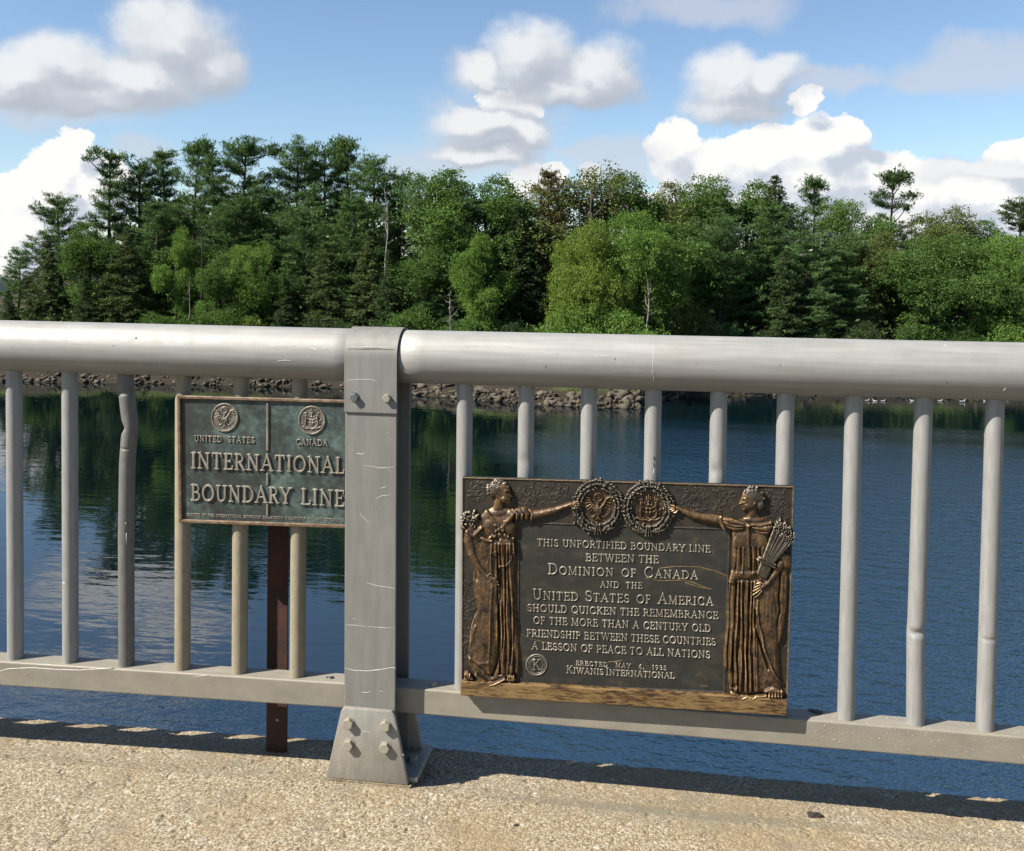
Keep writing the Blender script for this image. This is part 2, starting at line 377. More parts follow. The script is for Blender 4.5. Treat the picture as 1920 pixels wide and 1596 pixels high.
def m_concrete():
    m, t, o = material('exposed_aggregate_concrete'); P = t.coord('Object'); w = t.attr('stone')
    hue = t.attr('hue')
    c = t.ramp(hue, [(0.0, (0.20, 0.16, 0.11)), (0.09, (0.30, 0.22, 0.13)), (0.30, (0.52, 0.41, 0.26)), (0.52, (0.68, 0.57, 0.39)), (0.74, (0.86, 0.77, 0.60)), (0.90, (0.40, 0.38, 0.34)), (0.95, (0.66, 0.44, 0.18)), (1.0, (0.90, 0.82, 0.64))])
    mort = t.mix(t.noise(P, 90.0, 4), (0.22, 0.17, 0.10), (0.46, 0.365, 0.225))
    c = t.mix(t.rng(w, 0.12, 0.45), mort, c)
    st = t.noise(P, 3.2, 4, 0.6)
    c = t.mix(t.rng(st, 0.48, 0.66, 0, 0.55), c, (0.44, 0.32, 0.17)); c = t.mix(t.rng(t.noise(P, 7.0, 5, 0.65), 0.54, 0.70, 0, 0.60), c, (0.33, 0.28, 0.21))
    # grey cement smear left of the small dark lump
    px, py, pz = t.sep(P)
    dd = t.vmath('LENGTH', t.comb(t.math('MULTIPLY', t.math('SUBTRACT', px, 1.68), 3.2), t.math('MULTIPLY', t.math('ADD', py, 0.08), 17.0), 0))
    dd = t.math('ADD', dd, t.math('MULTIPLY', t.math('SUBTRACT', t.noise(P, 14.0, 5), 0.5), 2.4))
    c = t.mix(t.rng(dd, 1.2, 0.2, 0, 0.5), c, (0.34, 0.34, 0.27))
    n = t.noise(P, 420.0, 3, 0.6)
    principled(t, o, c, 0.88, 0.0, t.bump(n, 0.4, 0.002), 0.3); return m
M_CONC = m_concrete()
def m_concrete_plain():
    m, t, o = material('plain_concrete'); P = t.coord('Object')
    v = t.voro(P, 120.0, out='Color'); n = t.noise(P, 4.0, 5)
    c = t.mix(t.sep(v)[0], (0.30, 0.23, 0.14), (0.52, 0.42, 0.27)); c = t.mix(t.rng(n, 0.4, 0.7, 0, 0.4), c, (0.28, 0.22, 0.14))
    principled(t, o, c, 0.9, 0, t.bump(t.voro(P, 120.0), 0.5, 0.004), 0.3); return m
M_CONCP = m_concrete_plain()
def m_asphalt():
    m, t, o = material('road_asphalt'); P = t.coord('Object')
    n = t.noise(P, 150.0, 3)
    principled(t, o, t.mix(n, (0.035, 0.035, 0.035), (0.075, 0.073, 0.07)), 0.85, 0, t.bump(n, 0.4, 0.004)); return m
M_ASPH = m_asphalt()

def m_water():
    m, t, o = material('river_water'); P = t.coord('Object')
    px, py, pz = t.sep(P)
    # wind ruffles the nearer water to the right in long bands; the left and the lee of the far bank stay calm
    band = t.noise(t.mapping(P, scl=(0.018, 0.075, 1)), 1.0, 4, 0.6)
    side = t.rng(t.math('DIVIDE', px, t.math('MAXIMUM', py, 5.0)), -0.20, 0.02, smooth=True)
    near = t.rng(py, 24.0, 14.0, 0.0, 0.30)
    ruff = t.math('ADD', t.math('MAXIMUM', t.math('MULTIPLY', side, 0.85), near), t.math('MULTIPLY', t.math('SUBTRACT', band, 0.5), 1.8))
    lee = t.rng(t.math('ADD', py, t.math('MULTIPLY', t.math('SUBTRACT', band, 0.5), 30.0)), 58.0, 44.0, smooth=True)
    ruff = t.math('MULTIPLY', t.rng(ruff, 0.10, 0.80, 0.0, 1.0, smooth=True), t.math('ADD', 0.06, t.math('MULTIPLY', lee, 0.94)))
    w1 = t.noise(t.mapping(P, rot=(0, 0, 0.25), scl=(1.0, 1.7, 1)), 1.6, 3, 0.55)
    w2 = t.noise(t.mapping(P, rot=(0, 0, -0.35), scl=(1.0, 1.5, 1)), 5.0, 3, 0.6)
    h = t.math('ADD', t.math('MULTIPLY', w1, 0.7), t.math('MULTIPLY', w2, 0.3))
    calm = t.noise(t.mapping(P, scl=(0.5, 1.5, 1)), 1.4, 3, 0.5)
    nb = t.bump(calm, 0.5, 0.018)
    nb = t.bump(h, t.math('MULTIPLY', ruff, 0.55), 0.30, nb)
    body = t.mix(ruff, (0.002, 0.010, 0.013), (0.019, 0.058, 0.112))      # missing sky reflection on ruffled water is put into its body colour
    principled(t, o, body, t.rng(ruff, 0, 1, 0.02, 0.10), 0.0, nb, 0.5, IOR=2.3); return m
M_WATER = m_water()
def m_foliage(name, dark, light, trans=0.22):
    m, t, o = material(name); w = t.attr('tint')
    oi = t.new('ShaderNodeObjectInfo').outputs['Random']
    f = t.math('ADD', t.math('MULTIPLY', w, 0.8), t.math('MULTIPLY', oi, 0.2))
    c = t.mix(f, tuple(1.05 * q for q in dark), tuple(1.05 * q for q in light)); light = tuple(1.05 * q for q in light)
    d = t.new('ShaderNodeBsdfPrincipled'); t.put(d.inputs['Base Color'], c); d.inputs['Roughness'].default_value = 0.75
    d.inputs['Specular IOR Level'].default_value = 0.10
    tr = t.new('ShaderNodeBsdfTranslucent'); t.put(tr.inputs[0], t.mix(0.5, c, (light[0] * 1.3, light[1] * 1.4, light[2] * 0.7)))
    mx = t.new('ShaderNodeMixShader'); mx.inputs[0].default_value = trans
    t.l.new(d.outputs[0], mx.inputs[1]); t.l.new(tr.outputs[0], mx.inputs[2]); t.l.new(mx.outputs[0], o.inputs[0]); return m
FOL = {'pine': m_foliage('pine_needles', (0.026, 0.058, 0.020), (0.092, 0.155, 0.050)),
       'blue': m_foliage('blue_green_needles', (0.030, 0.064, 0.024), (0.100, 0.165, 0.058)),
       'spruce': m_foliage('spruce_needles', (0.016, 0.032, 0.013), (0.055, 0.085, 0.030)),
       'hemlock': m_foliage('olive_needles', (0.024, 0.042, 0.015), (0.082, 0.112, 0.038)),
       'maple': m_foliage('maple_leaves', (0.030, 0.062, 0.016), (0.095, 0.165, 0.040), 0.3),
       'bright': m_foliage('bright_leaves', (0.044, 0.094, 0.018), (0.140, 0.225, 0.050), 0.34),
       'yellow': m_foliage('yellow_green_leaves', (0.062, 0.100, 0.017), (0.170, 0.230, 0.046), 0.32),
       'olive': m_foliage('olive_leaves', (0.042, 0.060, 0.017), (0.125, 0.140, 0.045), 0.25),
       'brown': m_foliage('russet_needles', (0.050, 0.044, 0.020), (0.150, 0.115, 0.050), 0.2)}
def m_bark(name, a, b):
    m, t, o = material(name); P = t.coord('Object')
    n = t.noise(t.mapping(P, scl=(6, 6, 1.2)), 2.0, 5)
    principled(t, o, t.mix(n, a, b), 0.9, 0, None, 0.2); return m
M_BARK = m_bark('grey_brown_bark', (0.045, 0.036, 0.028), (0.17, 0.14, 0.115))
M_DEADWOOD = m_bark('bleached_dead_wood', (0.26, 0.24, 0.21), (0.52, 0.49, 0.45))
def m_bank():
    m, t, o = material('bank_soil_and_grass'); P = t.coord('Object'); hgt = t.attr('inland')
    n = t.noise(P, 0.9, 5, 0.6); n2 = t.noise(P, 7.0, 4)
    grass = t.mix(n2, (0.07, 0.115, 0.022), (0.17, 0.23, 0.06))
    soil = t.mix(n2, (0.028, 0.023, 0.016), (0.095, 0.076, 0.052)); litter = t.mix(n2, (0.03, 0.028, 0.016), (0.08, 0.07, 0.035))
    f = t.math('ADD', hgt, t.math('MULTIPLY', t.math('SUBTRACT', n, 0.5), 2.0))
    c = t.mix(t.rng(f, 1.4, 2.2), soil, grass); c = t.mix(t.rng(f, 5.0, 7.5), c, litter)
    principled(t, o, c, 0.95, 0, t.bump(n2, 0.5, 0.15), 0.2); return m
M_BANK = m_bank()
def m_rock():
    m, t, o = material('shore_rock'); P = t.coord('Object'); z = t.attr('tint')
    n = t.noise(P, 3.0, 5)
    c = t.mix(t.math('ADD', t.math('MULTIPLY', z, 0.7), t.math('MULTIPLY', n, 0.3)), (0.04, 0.034, 0.026), (0.28, 0.23, 0.17))
    principled(t, o, c, 0.85, 0, t.bump(n, 0.4, 0.05), 0.3); return m
M_ROCK = m_rock()
def m_hill():
    m, t, o = material('distant_wooded_hill'); P = t.coord('Object')
    n = t.noise(P, 0.05, 5)
    principled(t, o, t.mix(n, (0.03, 0.055, 0.06), (0.05, 0.085, 0.08)), 0.95, 0, None, 0.1); return m
M_HILL = m_hill()

# ------------------------------------------------------------------ setting: river, far bank, hill, pavement, bridge deck
WZ = CAM[2] - 9.0                                   # water level
def grid_faces(nx, ny):
    i = np.arange(nx * ny).reshape(ny, nx)
    return np.stack([i[:-1, :-1], i[:-1, 1:], i[1:, 1:], i[1:, :-1]], -1).reshape(-1, 4)
wm = MB(); wm.bm.faces.new([wm.bm.verts.new(p) for p in ((-1500, -40, WZ), (1500, -40, WZ), (1500, 2500, WZ), (-1500, 2500, WZ))])
tag(wm.build('water', M_WATER), 'blue green river water with wind ripples and tree reflections', 'river', kind='structure')

SHORE = np.array([(-1600, 700), (-700, 708), (-200, 714), (0, 715.5), (250, 719), (480, 725), (640, 728), (780, 740), (900, 751), (1000, 757), (1100, 765), (1200, 766),
                  (1240, 752), (1290, 744), (1500, 742), (1700, 745), (1920, 747), (2300, 752), (3200, 765)], float)
def shore(px):
    """horizontal direction and distance of the waterline seen at photo column px"""
    y = np.interp(px, SHORE[:, 0], SHORE[:, 1]); d = ray(px, y); h = np.hypot(d[..., 0], d[..., 1])
    return d[..., :2] / h[..., None], (WZ - CAM[2]) / d[..., 2] * h
def bank_h(t):
    return WZ + np.interp(t, [-4, -1, 0, 1.2, 3.0, 4.5, 10, 30, 60, 140], [-2.0, -0.5, 0.0, 0.75, 1.35, 1.6, 2.2, 4.5, 7.5, 12])
def spot(px, t):
    u, D = shore(np.asarray(px, float)); p = CAM[:2] + u * (D + t)[..., None]
    return p
bx = np.linspace(-1500, 3100, 300); bt = np.concatenate([np.linspace(-4, 6, 26), np.linspace(7, 140, 28)])
BXg, BTg = np.meshgrid(bx, bt); BP = spot(BXg, BTg)
bz = bank_h(BTg) + (fbm(BP[..., 0] * 0.7, BP[..., 1] * 0.7, 4, 3) - 0.5) * np.interp(BTg, [-4, 0, 2, 8], [0.1, 0.35, 0.8, 1.2])
pnt = np.clip((110 - BXg) / 160, 0, 1) * np.clip((BTg - 7) / 8, 0, 1); bz = bz * (1 - pnt) + (WZ - 2.5) * pnt      # the bank ends in a low point at the left
me = np_mesh('far_bank', np.dstack([BP, bz]).reshape(-1, 3), grid_faces(len(bx), len(bt)), True, {'inland': BTg.ravel()})
tag(obj('far_bank', me, M_BANK), 'grassy stony river bank across the water', 'bank', kind='structure')
# distant hill, seen as a sliver at the far left
hx = np.linspace(-1400, 60, 80); V = []
for i, x in enumerate(hx):
    d = ray(x, 534.0 - 6 * float(fbm(np.array(x * 0.06), np.array(1.0), 3, 9))); q = d[:2] / np.hypot(*d[:2]); k = 262 / np.hypot(*d[:2]); zt = CAM[2] + d[2] * k + 0.9 * math.sin(i * 2.7) * math.sin(i * 1.3)
    for dist, z in ((240, WZ - 1), (246, zt - 1.2), (262, zt), (300, zt + 0.5), (380, WZ - 1)): V.append((CAM[0] + q[0] * dist, CAM[1] + q[1] * dist, z))
me = np_mesh('hill', V, grid_faces(5, len(hx)), True)
tag(obj('hill', me, M_HILL), 'low blue wooded rise far beyond the left end of the wood', 'hill', kind='structure')

# rocks along the waterline: rubble nobody could count, one object
def rocks():
    R = np.random.default_rng(5); V = []; F = []; T = []; n0 = 0
    ico = bmesh.new(); bmesh.ops.create_icosphere(ico, subdivisions=1, radius=1.0)
    bv = np.array([v.co for v in ico.verts]); bf = np.array([[v.index for v in f.verts] for f in ico.faces]); ico.free()
    xs = np.concatenate([R.uniform(-300, 660, 560), R.uniform(740, 1290, 900), R.uniform(1290, 2200, 160)])
    for x in xs:
        t = abs(R.normal(0.1, 0.6)) if x < 700 or x > 1290 else R.uniform(-0.1, 1.0) if 860 < x < 1140 else R.uniform(-0.1, 1.7)
        p = spot(x, np.array(t)); s = R.gamma(1.3, 0.07 if x < 700 or x > 1260 else 0.085) + 0.05; s = min(s, 0.3 if x < 700 or x > 1260 else 0.38)
        k = R.normal(0, 1, (6, 3)); v = bv.copy()
        for a in k: q = v @ (a / np.linalg.norm(a)); v -= np.clip(q - R.uniform(0.35, 0.7), 0, None)[:, None] * (a / np.linalg.norm(a))
        v = v * np.array([R.uniform(0.8, 1.6), R.uniform(0.7, 1.2), R.uniform(0.45, 0.95)]) * (1 + 0.12 * R.normal(size=(len(bv), 1))) * s
        a = R.uniform(0, 6.28); c, sn = math.cos(a), math.sin(a); v[:, :2] = v[:, :2] @ np.array([[c, -sn], [sn, c]])
        v += np.array([p[0], p[1], bank_h(t) + s * 0.25])
        V.append(v); F.append(bf + n0); n0 += len(bv); T.append(np.full(len(bv), R.beta(2, 2.2)))
    me = np_mesh('shore_rubble', np.concatenate(V), np.concatenate(F), False, {'tint': np.concatenate(T)})
    tag(obj('shore_rubble', me, M_ROCK), 'pale grey and brown rubble along the far waterline', 'rubble', kind='stuff')
rocks()

# pavement of exposed aggregate: real stones, rounded edge over the river
KINK, GRADE, PX0 = 0.04944, -0.006875, 0.96
def fence_y(x): return np.where(x < PX0, (x - PX0) * KINK, 0.0)
def fence_z(x): return np.where(x < PX0, (x - PX0) * GRADE, 0.0)
def ground_z(y): return np.interp(y, [-9, -0.10, -0.03, 0.03, 0.3], [-0.150, -0.150, -0.172, -0.182, -0.203])
def stones(X, Y, cell, seed, rmin, rmax, keep):
    i = np.floor(X / cell).astype(np.int64); j = np.floor(Y / cell).astype(np.int64)
    best = np.zeros_like(X); hue = np.zeros_like(X)
    def h(a, b, k):
        v = (a * 374761393 + b * 668265263 + (seed * 31 + k) * 1274126177) & 0x7fffffff
        v = ((v ^ (v >> 13)) * 1103515245 + 12345) & 0x7fffffff
        v = ((v ^ (v >> 11)) * 1274126177) & 0x7fffffff
        return ((v >> 7) & 0xffff) / 65535.0
    for a in (-1, 0, 1):
        for b in (-1, 0, 1):
            I, J = i + a, j + b
            cx = (I + 0.15 + 0.7 * h(I, J, 1)) * cell; cy = (J + 0.15 + 0.7 * h(I, J, 2)) * cell
            r = (rmin + (rmax - rmin) * h(I, J, 3)) * cell; th = h(I, J, 4) * 6.283; e = 0.6 + 0.4 * h(I, J, 5)
            dx, dy = X - cx, Y - cy; c, s = np.cos(th), np.sin(th)
            u = (dx * c + dy * s) / r; w = (dy * c - dx * s) / (r * e)
            d2 = u * u + w * w; ok = (d2 < 1) & (h(I, J, 6) < keep)
            z = np.where(ok, np.sqrt(np.clip(1 - d2, 0, 1)), 0)
            m = z > best; best = np.where(m, z, best); hue = np.where(m, h(I, J, 7), hue)
    return best, hue
def pavement():
    step = 0.0015; xs = np.arange(-0.40, 2.80, step); ys = np.arange(-0.62, 0.182, step)
    ys = np.concatenate([ys, 0.182 + np.arange(1, 30) * 0.010])
    X, Yl = np.meshgrid(xs, ys); over = np.clip(Yl - 0.182, 0, None); Yc = np.minimum(Yl, 0.182)
    b1, h1 = stones(X, Yl, 0.0058, 1, 0.38, 0.62, 0.97); b2, h2 = stones(X + 3.1, Yl + 1.7, 0.0120, 2, 0.34, 0.55, 0.16); b3, h3 = stones(X + 1.1, Yl + 4.2, 0.0036, 3, 0.4, 0.6, 0.9)
    z = b3 * 0.0008; hue = h3.copy(); st = b3 * 0.5
    m = b1 * 0.0012 > z; z = np.where(m, b1 * 0.0012, z); hue = np.where(m, h1, hue); st = np.where(m, b1, st)
    m = b2 * 0.0020 > z; z = np.where(m, b2 * 0.0020, z); hue = np.where(m, h2, hue); st = np.where(m, b2, st)
    worn = fbm(X * 5, Yl * 5, 4, 5)
    smear = np.exp(-(((X - 1.68) / 0.30) ** 2 + ((Yc + 0.08) / 0.06) ** 2)) * np.clip(fbm(X * 9, Yl * 22, 4, 15) * 2.6 - 0.7, 0, 1)
    z = z * np.clip(0.45 + 1.0 * worn, 0.3, 1.2) * (1 - 0.6 * smear); st = st * (1 - 0.6 * smear)
    pits = np.clip(fbm(X * 40, Yl * 40, 3, 8) - 0.64, 0, 1) * 0.016
    zz = ground_z(Yc) + z - pits + (fbm(X * 3, Yc * 3, 3, 4) - 0.5) * 0.004 - over
    edge = (fbm(X * 11, over * 11 + 3, 4, 6) - 0.5) * 0.009
    Yw = Yc + fence_y(X) + edge * np.clip((Yl - 0.12) / 0.062, 0, 1)
    me = np_mesh('sidewalk', np.dstack([X, Yw, zz + fence_z(X)]).reshape(-1, 3), grid_faces(len(xs), len(ys)), True, {'stone': st.ravel(), 'hue': hue.ravel()})
    tag(obj('sidewalk', me, M_CONC), 'tan exposed aggregate concrete pavement at the edge of the bridge', 'pavement', kind='structure')
pavement()
pb = MB()
pb.box(-14, 16, -1.9, -0.615, -0.6, -0.150); PROF = [(-0.617, -0.153), (-0.10, -0.153), (-0.03, -0.175), (0.03, -0.199), (0.180, -0.205), (0.180, -0.6), (-0.617, -0.6)]
pb.prism(PROF, 'x', 2.796, 16); n_ = len(pb.bm.verts); pb.prism(PROF, 'x', -3.2, -0.396); pb.bm.verts.ensure_lookup_table()
for v in list(pb.bm.verts)[n_:]: v.co.y += float(fence_y(v.co.x)); v.co.z += float(fence_z(v.co.x))
pb.box(-14, -3.2, -0.617, -0.05, -0.6, -0.151)
tag(pb.build('sidewalk', M_CONCP), 'plain tan concrete pavement continuing along the bridge', 'pavement', kind='structure')
kb = MB(); kb.box(-14, 16, -2.05, -1.9, -0.6, -0.146, 0.01); tag(kb.build('kerb', M_CONCP), 'concrete kerb between pavement and road', 'kerb', kind='structure')
rb = MB(); rb.box(-14, 16, -9.5, -2.05, -0.6, -0.30); tag(rb.build('road', M_ASPH), 'dark asphalt road across the bridge', 'road', kind='structure')
db = MB(); db.box(-14, 16, -9.4, 0.10, -1.3, -0.6); tag(db.build('bridge_deck', M_CONCP), 'concrete deck under the pavement and road', 'bridge deck', kind='structure')
gp = MB(); gp.prism([(0.858, -0.082), (1.062, -0.082), (1.062, 0.092), (0.858, 0.092)], 'z', -0.215, -0.1505); tag(gp.build('footing_pad', M_CONCP), 'low mortar pad under the foot of the railing post', 'footing', kind='structure')

# ------------------------------------------------------------------ trees
RNG = np.random.default_rng(11)
def unit(v): return v / np.maximum(np.linalg.norm(v, axis=-1, keepdims=True), 1e-9)
class Tree:
    def __init__(s, seed): s.R = np.random.default_rng(seed); s.C = []; s.Dv = []; s.N = []; s.L = []; s.Wd = []; s.T = []; s.mb = MB()
    def leaves(s, C, out, n, spread, L, Wd, tint, up=0.5, flat=0.5):
        """n leaf blades round each clump centre C (m,3); out = growth direction per clump"""
        R = s.R; m = len(C)
        if m == 0: return
        P = np.repeat(C, n, 0) + R.normal(0, 1, (m * n, 3)) * spread
        o = np.repeat(out, n, 0)
        d = unit(o + R.normal(0, 0.75, (m * n, 3)) + np.array([0, 0, up * 0.3]))
        nn = R.normal(0, 1, (m * n, 3)) * np.array([1, 1, flat]) + np.array([0, 0, up]) + o * 0.4
        nn = unit(np.cross(np.cross(d, nn), d))
        s.C.append(P); s.Dv.append(d); s.N.append(nn)
        s.L.append(L * R.uniform(0.4, 1.35, m * n)); s.Wd.append(Wd * R.uniform(0.7, 1.2, m * n))
        s.T.append(np.clip(np.repeat(tint, n) + R.normal(0, 0.06, m * n), 0, 1))
    def crown(s, name):
        C = np.concatenate(s.C); d = np.concatenate(s.Dv); n = np.concatenate(s.N); L = np.concatenate(s.L)[:, None]; w = np.concatenate(s.Wd)[:, None]; T = np.concatenate(s.T)
        b = np.cross(n, d)
        V = np.stack([C - d * L / 2, C + b * w / 2 - n * L * 0.06, C + d * L / 2 - n * L * 0.12, C - b * w / 2 - n * L * 0.06], 1).reshape(-1, 3)
        F = np.arange(len(C) * 4).reshape(-1, 4)
        return np_mesh(name, V, F, False, {'tint': np.repeat(T, 4)})
    def trunk(s, name):
        bmesh.ops.recalc_face_normals(s.mb.bm, faces=s.mb.bm.faces[:]); me = bpy.data.meshes.new(name); s.mb.bm.to_mesh(me); s.mb.bm.free(); return me
def wobble(R, H, amp, n=9):
    z = np.linspace(0, 1, n); x = np.cumsum(R.normal(0, amp, n)); y = np.cumsum(R.normal(0, amp, n)); x -= x[0]; y -= y[0]
    return lambda t: np.array([np.interp(t, z, x), np.interp(t, z, y), t * H])
def pine_tree(seed, H=20.0, Rr=3.4, cs=0.22, dens=1.0, tufts=(), top=0.34, lean=0.0, gap=0.0, plate=0.8):
    T = Tree(seed); R = T.R; ax = wobble(R, H, 0.11); base = lambda t: ax(t) + np.array([lean * t * H, 0, 0])
    T.mb.tube([base(t) for t in np.linspace(-0.02, 0.97, 12)], [0.30 * (1 - t) ** 0.8 + 0.03 for t in np.linspace(0, 0.97, 12)], 7)
    z = cs
    while z < 0.985:
        nb = R.integers(7, 11)
        if R.uniform() < gap: nb = R.integers(2, 4)
        s0 = (z - cs) / (1 - cs)
        prof = min(1, 0.7 + s0 * 2.0) * (1 - (1 - top) * max(0, (s0 - 0.25) / 0.75) ** 1.25)
        for k in range(nb):
            a = R.uniform(0, 6.283); Lb = Rr * prof * R.uniform(0.45, 1.12)
            dirv = np.array([math.cos(a), math.sin(a), 0]); rise = 0.10 + 0.55 * s0 + R.normal(0, 0.1)
            p0 = base(min(z + R.uniform(-0.012, 0.012), 0.97))
            pts = [p0 + dirv * Lb * q + np.array([0, 0, Lb * (rise * q * q + 0.05 * q - 0.10 * math.sin(q * 3))]) for q in (0, 0.35, 0.7, 1.0)]
            T.mb.tube(pts, [0.07 * (1 - 0.7 * s0), 0.05 * (1 - 0.6 * s0), 0.03, 0.012], 4, False)
            m = max(4, int(Lb * 4.6 * dens)); q = np.sqrt(R.uniform(0.06, 1.0, m))
            C = np.array([np.interp(q, [0, 0.35, 0.7, 1], [p[i] for p in pts]) for i in range(3)]).T
            side = np.array([-dirv[1], dirv[0], 0]); C = C + side * (R.normal(0, 0.30, m) * (0.35 + Lb * 0.28 * q))[:, None] + np.array([0, 0, 0.10])
            out = unit(dirv * 0.9 + np.array([0, 0, 0.45 + rise * 0.8]) + R.normal(0, 0.2, (m, 3)))
            T.leaves(C, out, 14, np.array([0.25, 0.25, 0.085]) * plate / 0.8, 0.60, 0.075, np.clip(R.normal(0.5, 0.2, m), 0, 1), 0.8, 0.5)
        z += R.uniform(0.040, 0.062)
    for (dx, zf, rr, n) in tufts:                                      # tufted limbs that stand clear of the crown
        a = R.uniform(-0.5, 0.5) if dx > 0 else math.pi + R.uniform(-0.5, 0.5)
        tip = base(min(zf, 0.97)) + np.array([dx, math.sin(a) * 0.4, 0.5]); p0 = base(max(zf - 0.07, 0.1))
        T.mb.tube([p0, (p0 + tip) / 2 + np.array([0, 0, -0.15]), tip], [0.08, 0.06, 0.03], 5, False)
        C = tip + R.normal(0, 1, (n, 3)) * np.array([rr, rr, rr * 0.6]); T.leaves(C, unit(C - tip + np.array([0, 0, rr * 0.9])), 10, 0.15, 0.5, 0.11, np.clip(R.normal(0.5, 0.2, n), 0, 1), 0.8)
    tp = base(0.97); C = tp + R.normal(0, 1, (18, 3)) * np.array([0.35, 0.35, 0.4]); T.leaves(C, unit(C - tp + np.array([0, 0, 0.8])), 9, 0.12, 0.5, 0.10, np.full(18, 0.5), 0.9)
    return T
def spruce_tree(seed, H=16.0, Rr=2.9, cs=0.03, droop=0.22, dens=1.0, ragged=0.25):
    T = Tree(seed); R = T.R; base = wobble(R, H, 0.04)
    T.mb.tube([base(t) for t in np.linspace(-0.02, 0.99, 8)], [0.22 * (1 - t) + 0.02 for t in np.linspace(0, 0.99, 8)], 6)
    z = cs
    while z < 0.99:
        s0 = (z - cs) / (1 - cs); nb = int(6 + 3 * (1 - s0))
        for k in range(nb):
            a = R.uniform(0, 6.283); Lb = Rr * ((1 - s0) ** 0.85 * 0.97 + 0.02) * R.uniform(1 - ragged * 1.6, 1 + ragged)
            dirv = np.array([math.cos(a), math.sin(a), 0]); p0 = base(min(z, 0.98))
            pe = lambda q: p0 + dirv * Lb * q + np.array([0, 0, -droop * Lb * q + 0.10 * Lb * q ** 3 + s0 * 0.25 * Lb * q])
            T.mb.tube([pe(0), pe(0.5), pe(1.0)], [0.04, 0.025, 0.01], 3, False)
            m = max(5, int(Lb * 4.4 * dens)); q = np.sqrt(R.uniform(0.04, 1.0, m)); C = np.array([pe(x) for x in q]) + R.normal(0, 0.10, (m, 3))
            side = np.array([-dirv[1], dirv[0], 0]); C = C + side * (R.normal(0, 0.25, m) * (0.15 + Lb * 0.30 * (1.05 - q * 0.6)))[:, None]
            out = unit(dirv * 0.8 + side * R.normal(0, 0.5, m)[:, None] + np.array([0, 0, -0.15]) + R.normal(0, 0.15, (m, 3)))
            T.leaves(C, out, 8, np.array([0.16, 0.16, 0.09]) * min(1, 0.35 + 0.5 * Lb), 0.40 * min(1, 0.45 + 0.4 * Lb), 0.11 * min(1, 0.5 + 0.4 * Lb), np.clip(R.normal(0.5, 0.22, m), 0, 1), 0.6, 0.6)
        z += R.uniform(0.016, 0.028)
    return T
def broadleaf_tree(seed, H=15.0, Rr=4.0, cs=0.12, lobes=15, dens=1.0, leaf=0.26, airy=0.0):
    T = Tree(seed); R = T.R; base = wobble(R, H, 0.08)
    T.mb.tube([base(t) for t in np.linspace(-0.02, 0.75, 8)], [0.26 * (1 - t) + 0.04 for t in np.linspace(0, 0.75, 8)], 7)
    cz = (cs + 1) / 2 * H; hz = (1 - cs) / 2 * H
    for k in range(lobes):
        for _ in range(30):
            v = R.uniform(-1, 1, 3)
            if 0.15 < np.dot(v, v) < 0.85: break
        wid = 1.0 - 0.35 * max(0, v[2]) ** 2 - 0.25 * max(0, -v[2])
        c = np.array([v[0] * Rr * wid, v[1] * Rr * wid, cz + v[2] * hz * 0.9]); lr = R.uniform(0.26, 0.42) * Rr
        c[2] = min(c[2], H - lr * 0.75)
        p0 = base(np.clip((c[2] - lr * 1.6) / H, 0.08, 0.74)); mid = (p0 + c) / 2 + np.array([0, 0, -0.2]) + R.normal(0, 0.15, 3)
        T.mb.tube([p0, mid, c], [0.11, 0.07, 0.03], 5, False)
        for q in range(4):
            e = c + unit(R.normal(0, 1, 3) + np.array([0, 0, 0.5])) * lr * 0.8; T.mb.tube([mid, (c + e) / 2, e], [0.04, 0.028, 0.010], 3, False)
        n = int(120 * dens * (lr / (0.34 * Rr)) ** 2 * (Rr / 4.0) ** 1.3 * (1 - airy)); u = unit(R.normal(0, 1, (n, 3)) + np.array([0, 0, 0.25]))
        rad = lr * (0.62 + 0.42 * R.uniform(0, 1, n) ** 0.6) * (1 + 0.22 * np.sin(u[:, 0] * 5 + k) * np.cos(u[:, 1] * 6 + k * 2) + R.normal(0, 0.10, n))
        C = c + u * rad[:, None] * np.array([1, 1, 0.85])
        T.leaves(C, unit(u * 0.7 + np.array([0, 0, -0.1]) + R.normal(0, 0.3, (n, 3))), 16, np.array([0.24, 0.24, 0.14]), leaf * 0.72, leaf * 0.50, np.clip(R.normal(0.48 + 0.12 * R.normal(), 0.2, n), 0, 1), 0.9, 0.5)
    nb = int(70 * dens); C = np.stack([R.normal(0, Rr * 0.55, nb), R.normal(0, Rr * 0.55, nb), R.uniform(cs * H * 0.6, H * 0.8, nb)], 1)
    T.leaves(C, unit(R.normal(0, 1, (nb, 3))), 9, 0.3, leaf * 1.1, leaf * 0.8, R.uniform(0.2, 0.6, nb))
    return T
def dead_tree_mesh(seed, H=8.0, bend=0.5, nb=9):
    T = Tree(seed); R = T.R; base = wobble(R, H, bend * 0.28, 7)
    T.mb.tube([base(t) for t in np.linspace(-0.02, 1, 12)], [0.11 * (1 - t) + 0.025 for t in np.linspace(0, 1, 12)], 6)
    for k in range(nb):
        t = R.uniform(0.35, 0.97); a = R.uniform(0, 6.283); L = R.uniform(0.6, 2.2) * (1.15 - t); p = base(t)
        d = np.array([math.cos(a), math.sin(a), R.uniform(0.0, 0.9)])
        q = p + d * L * 0.55 + R.normal(0, 0.1, 3); e = p + d * L + np.array([0, 0, L * 0.25]) + R.normal(0, 0.15, 3)
        T.mb.tube([p, q, e], [0.06, 0.045, 0.02], 4, False)
        for _ in range(2):
            f = q + (e - q) * R.uniform(0.2, 0.8); T.mb.tube([f, f + R.normal(0, 0.3, 3) + np.array([0, 0, 0.3])], [0.03, 0.012], 3, False)
    return T
PROTO = {}
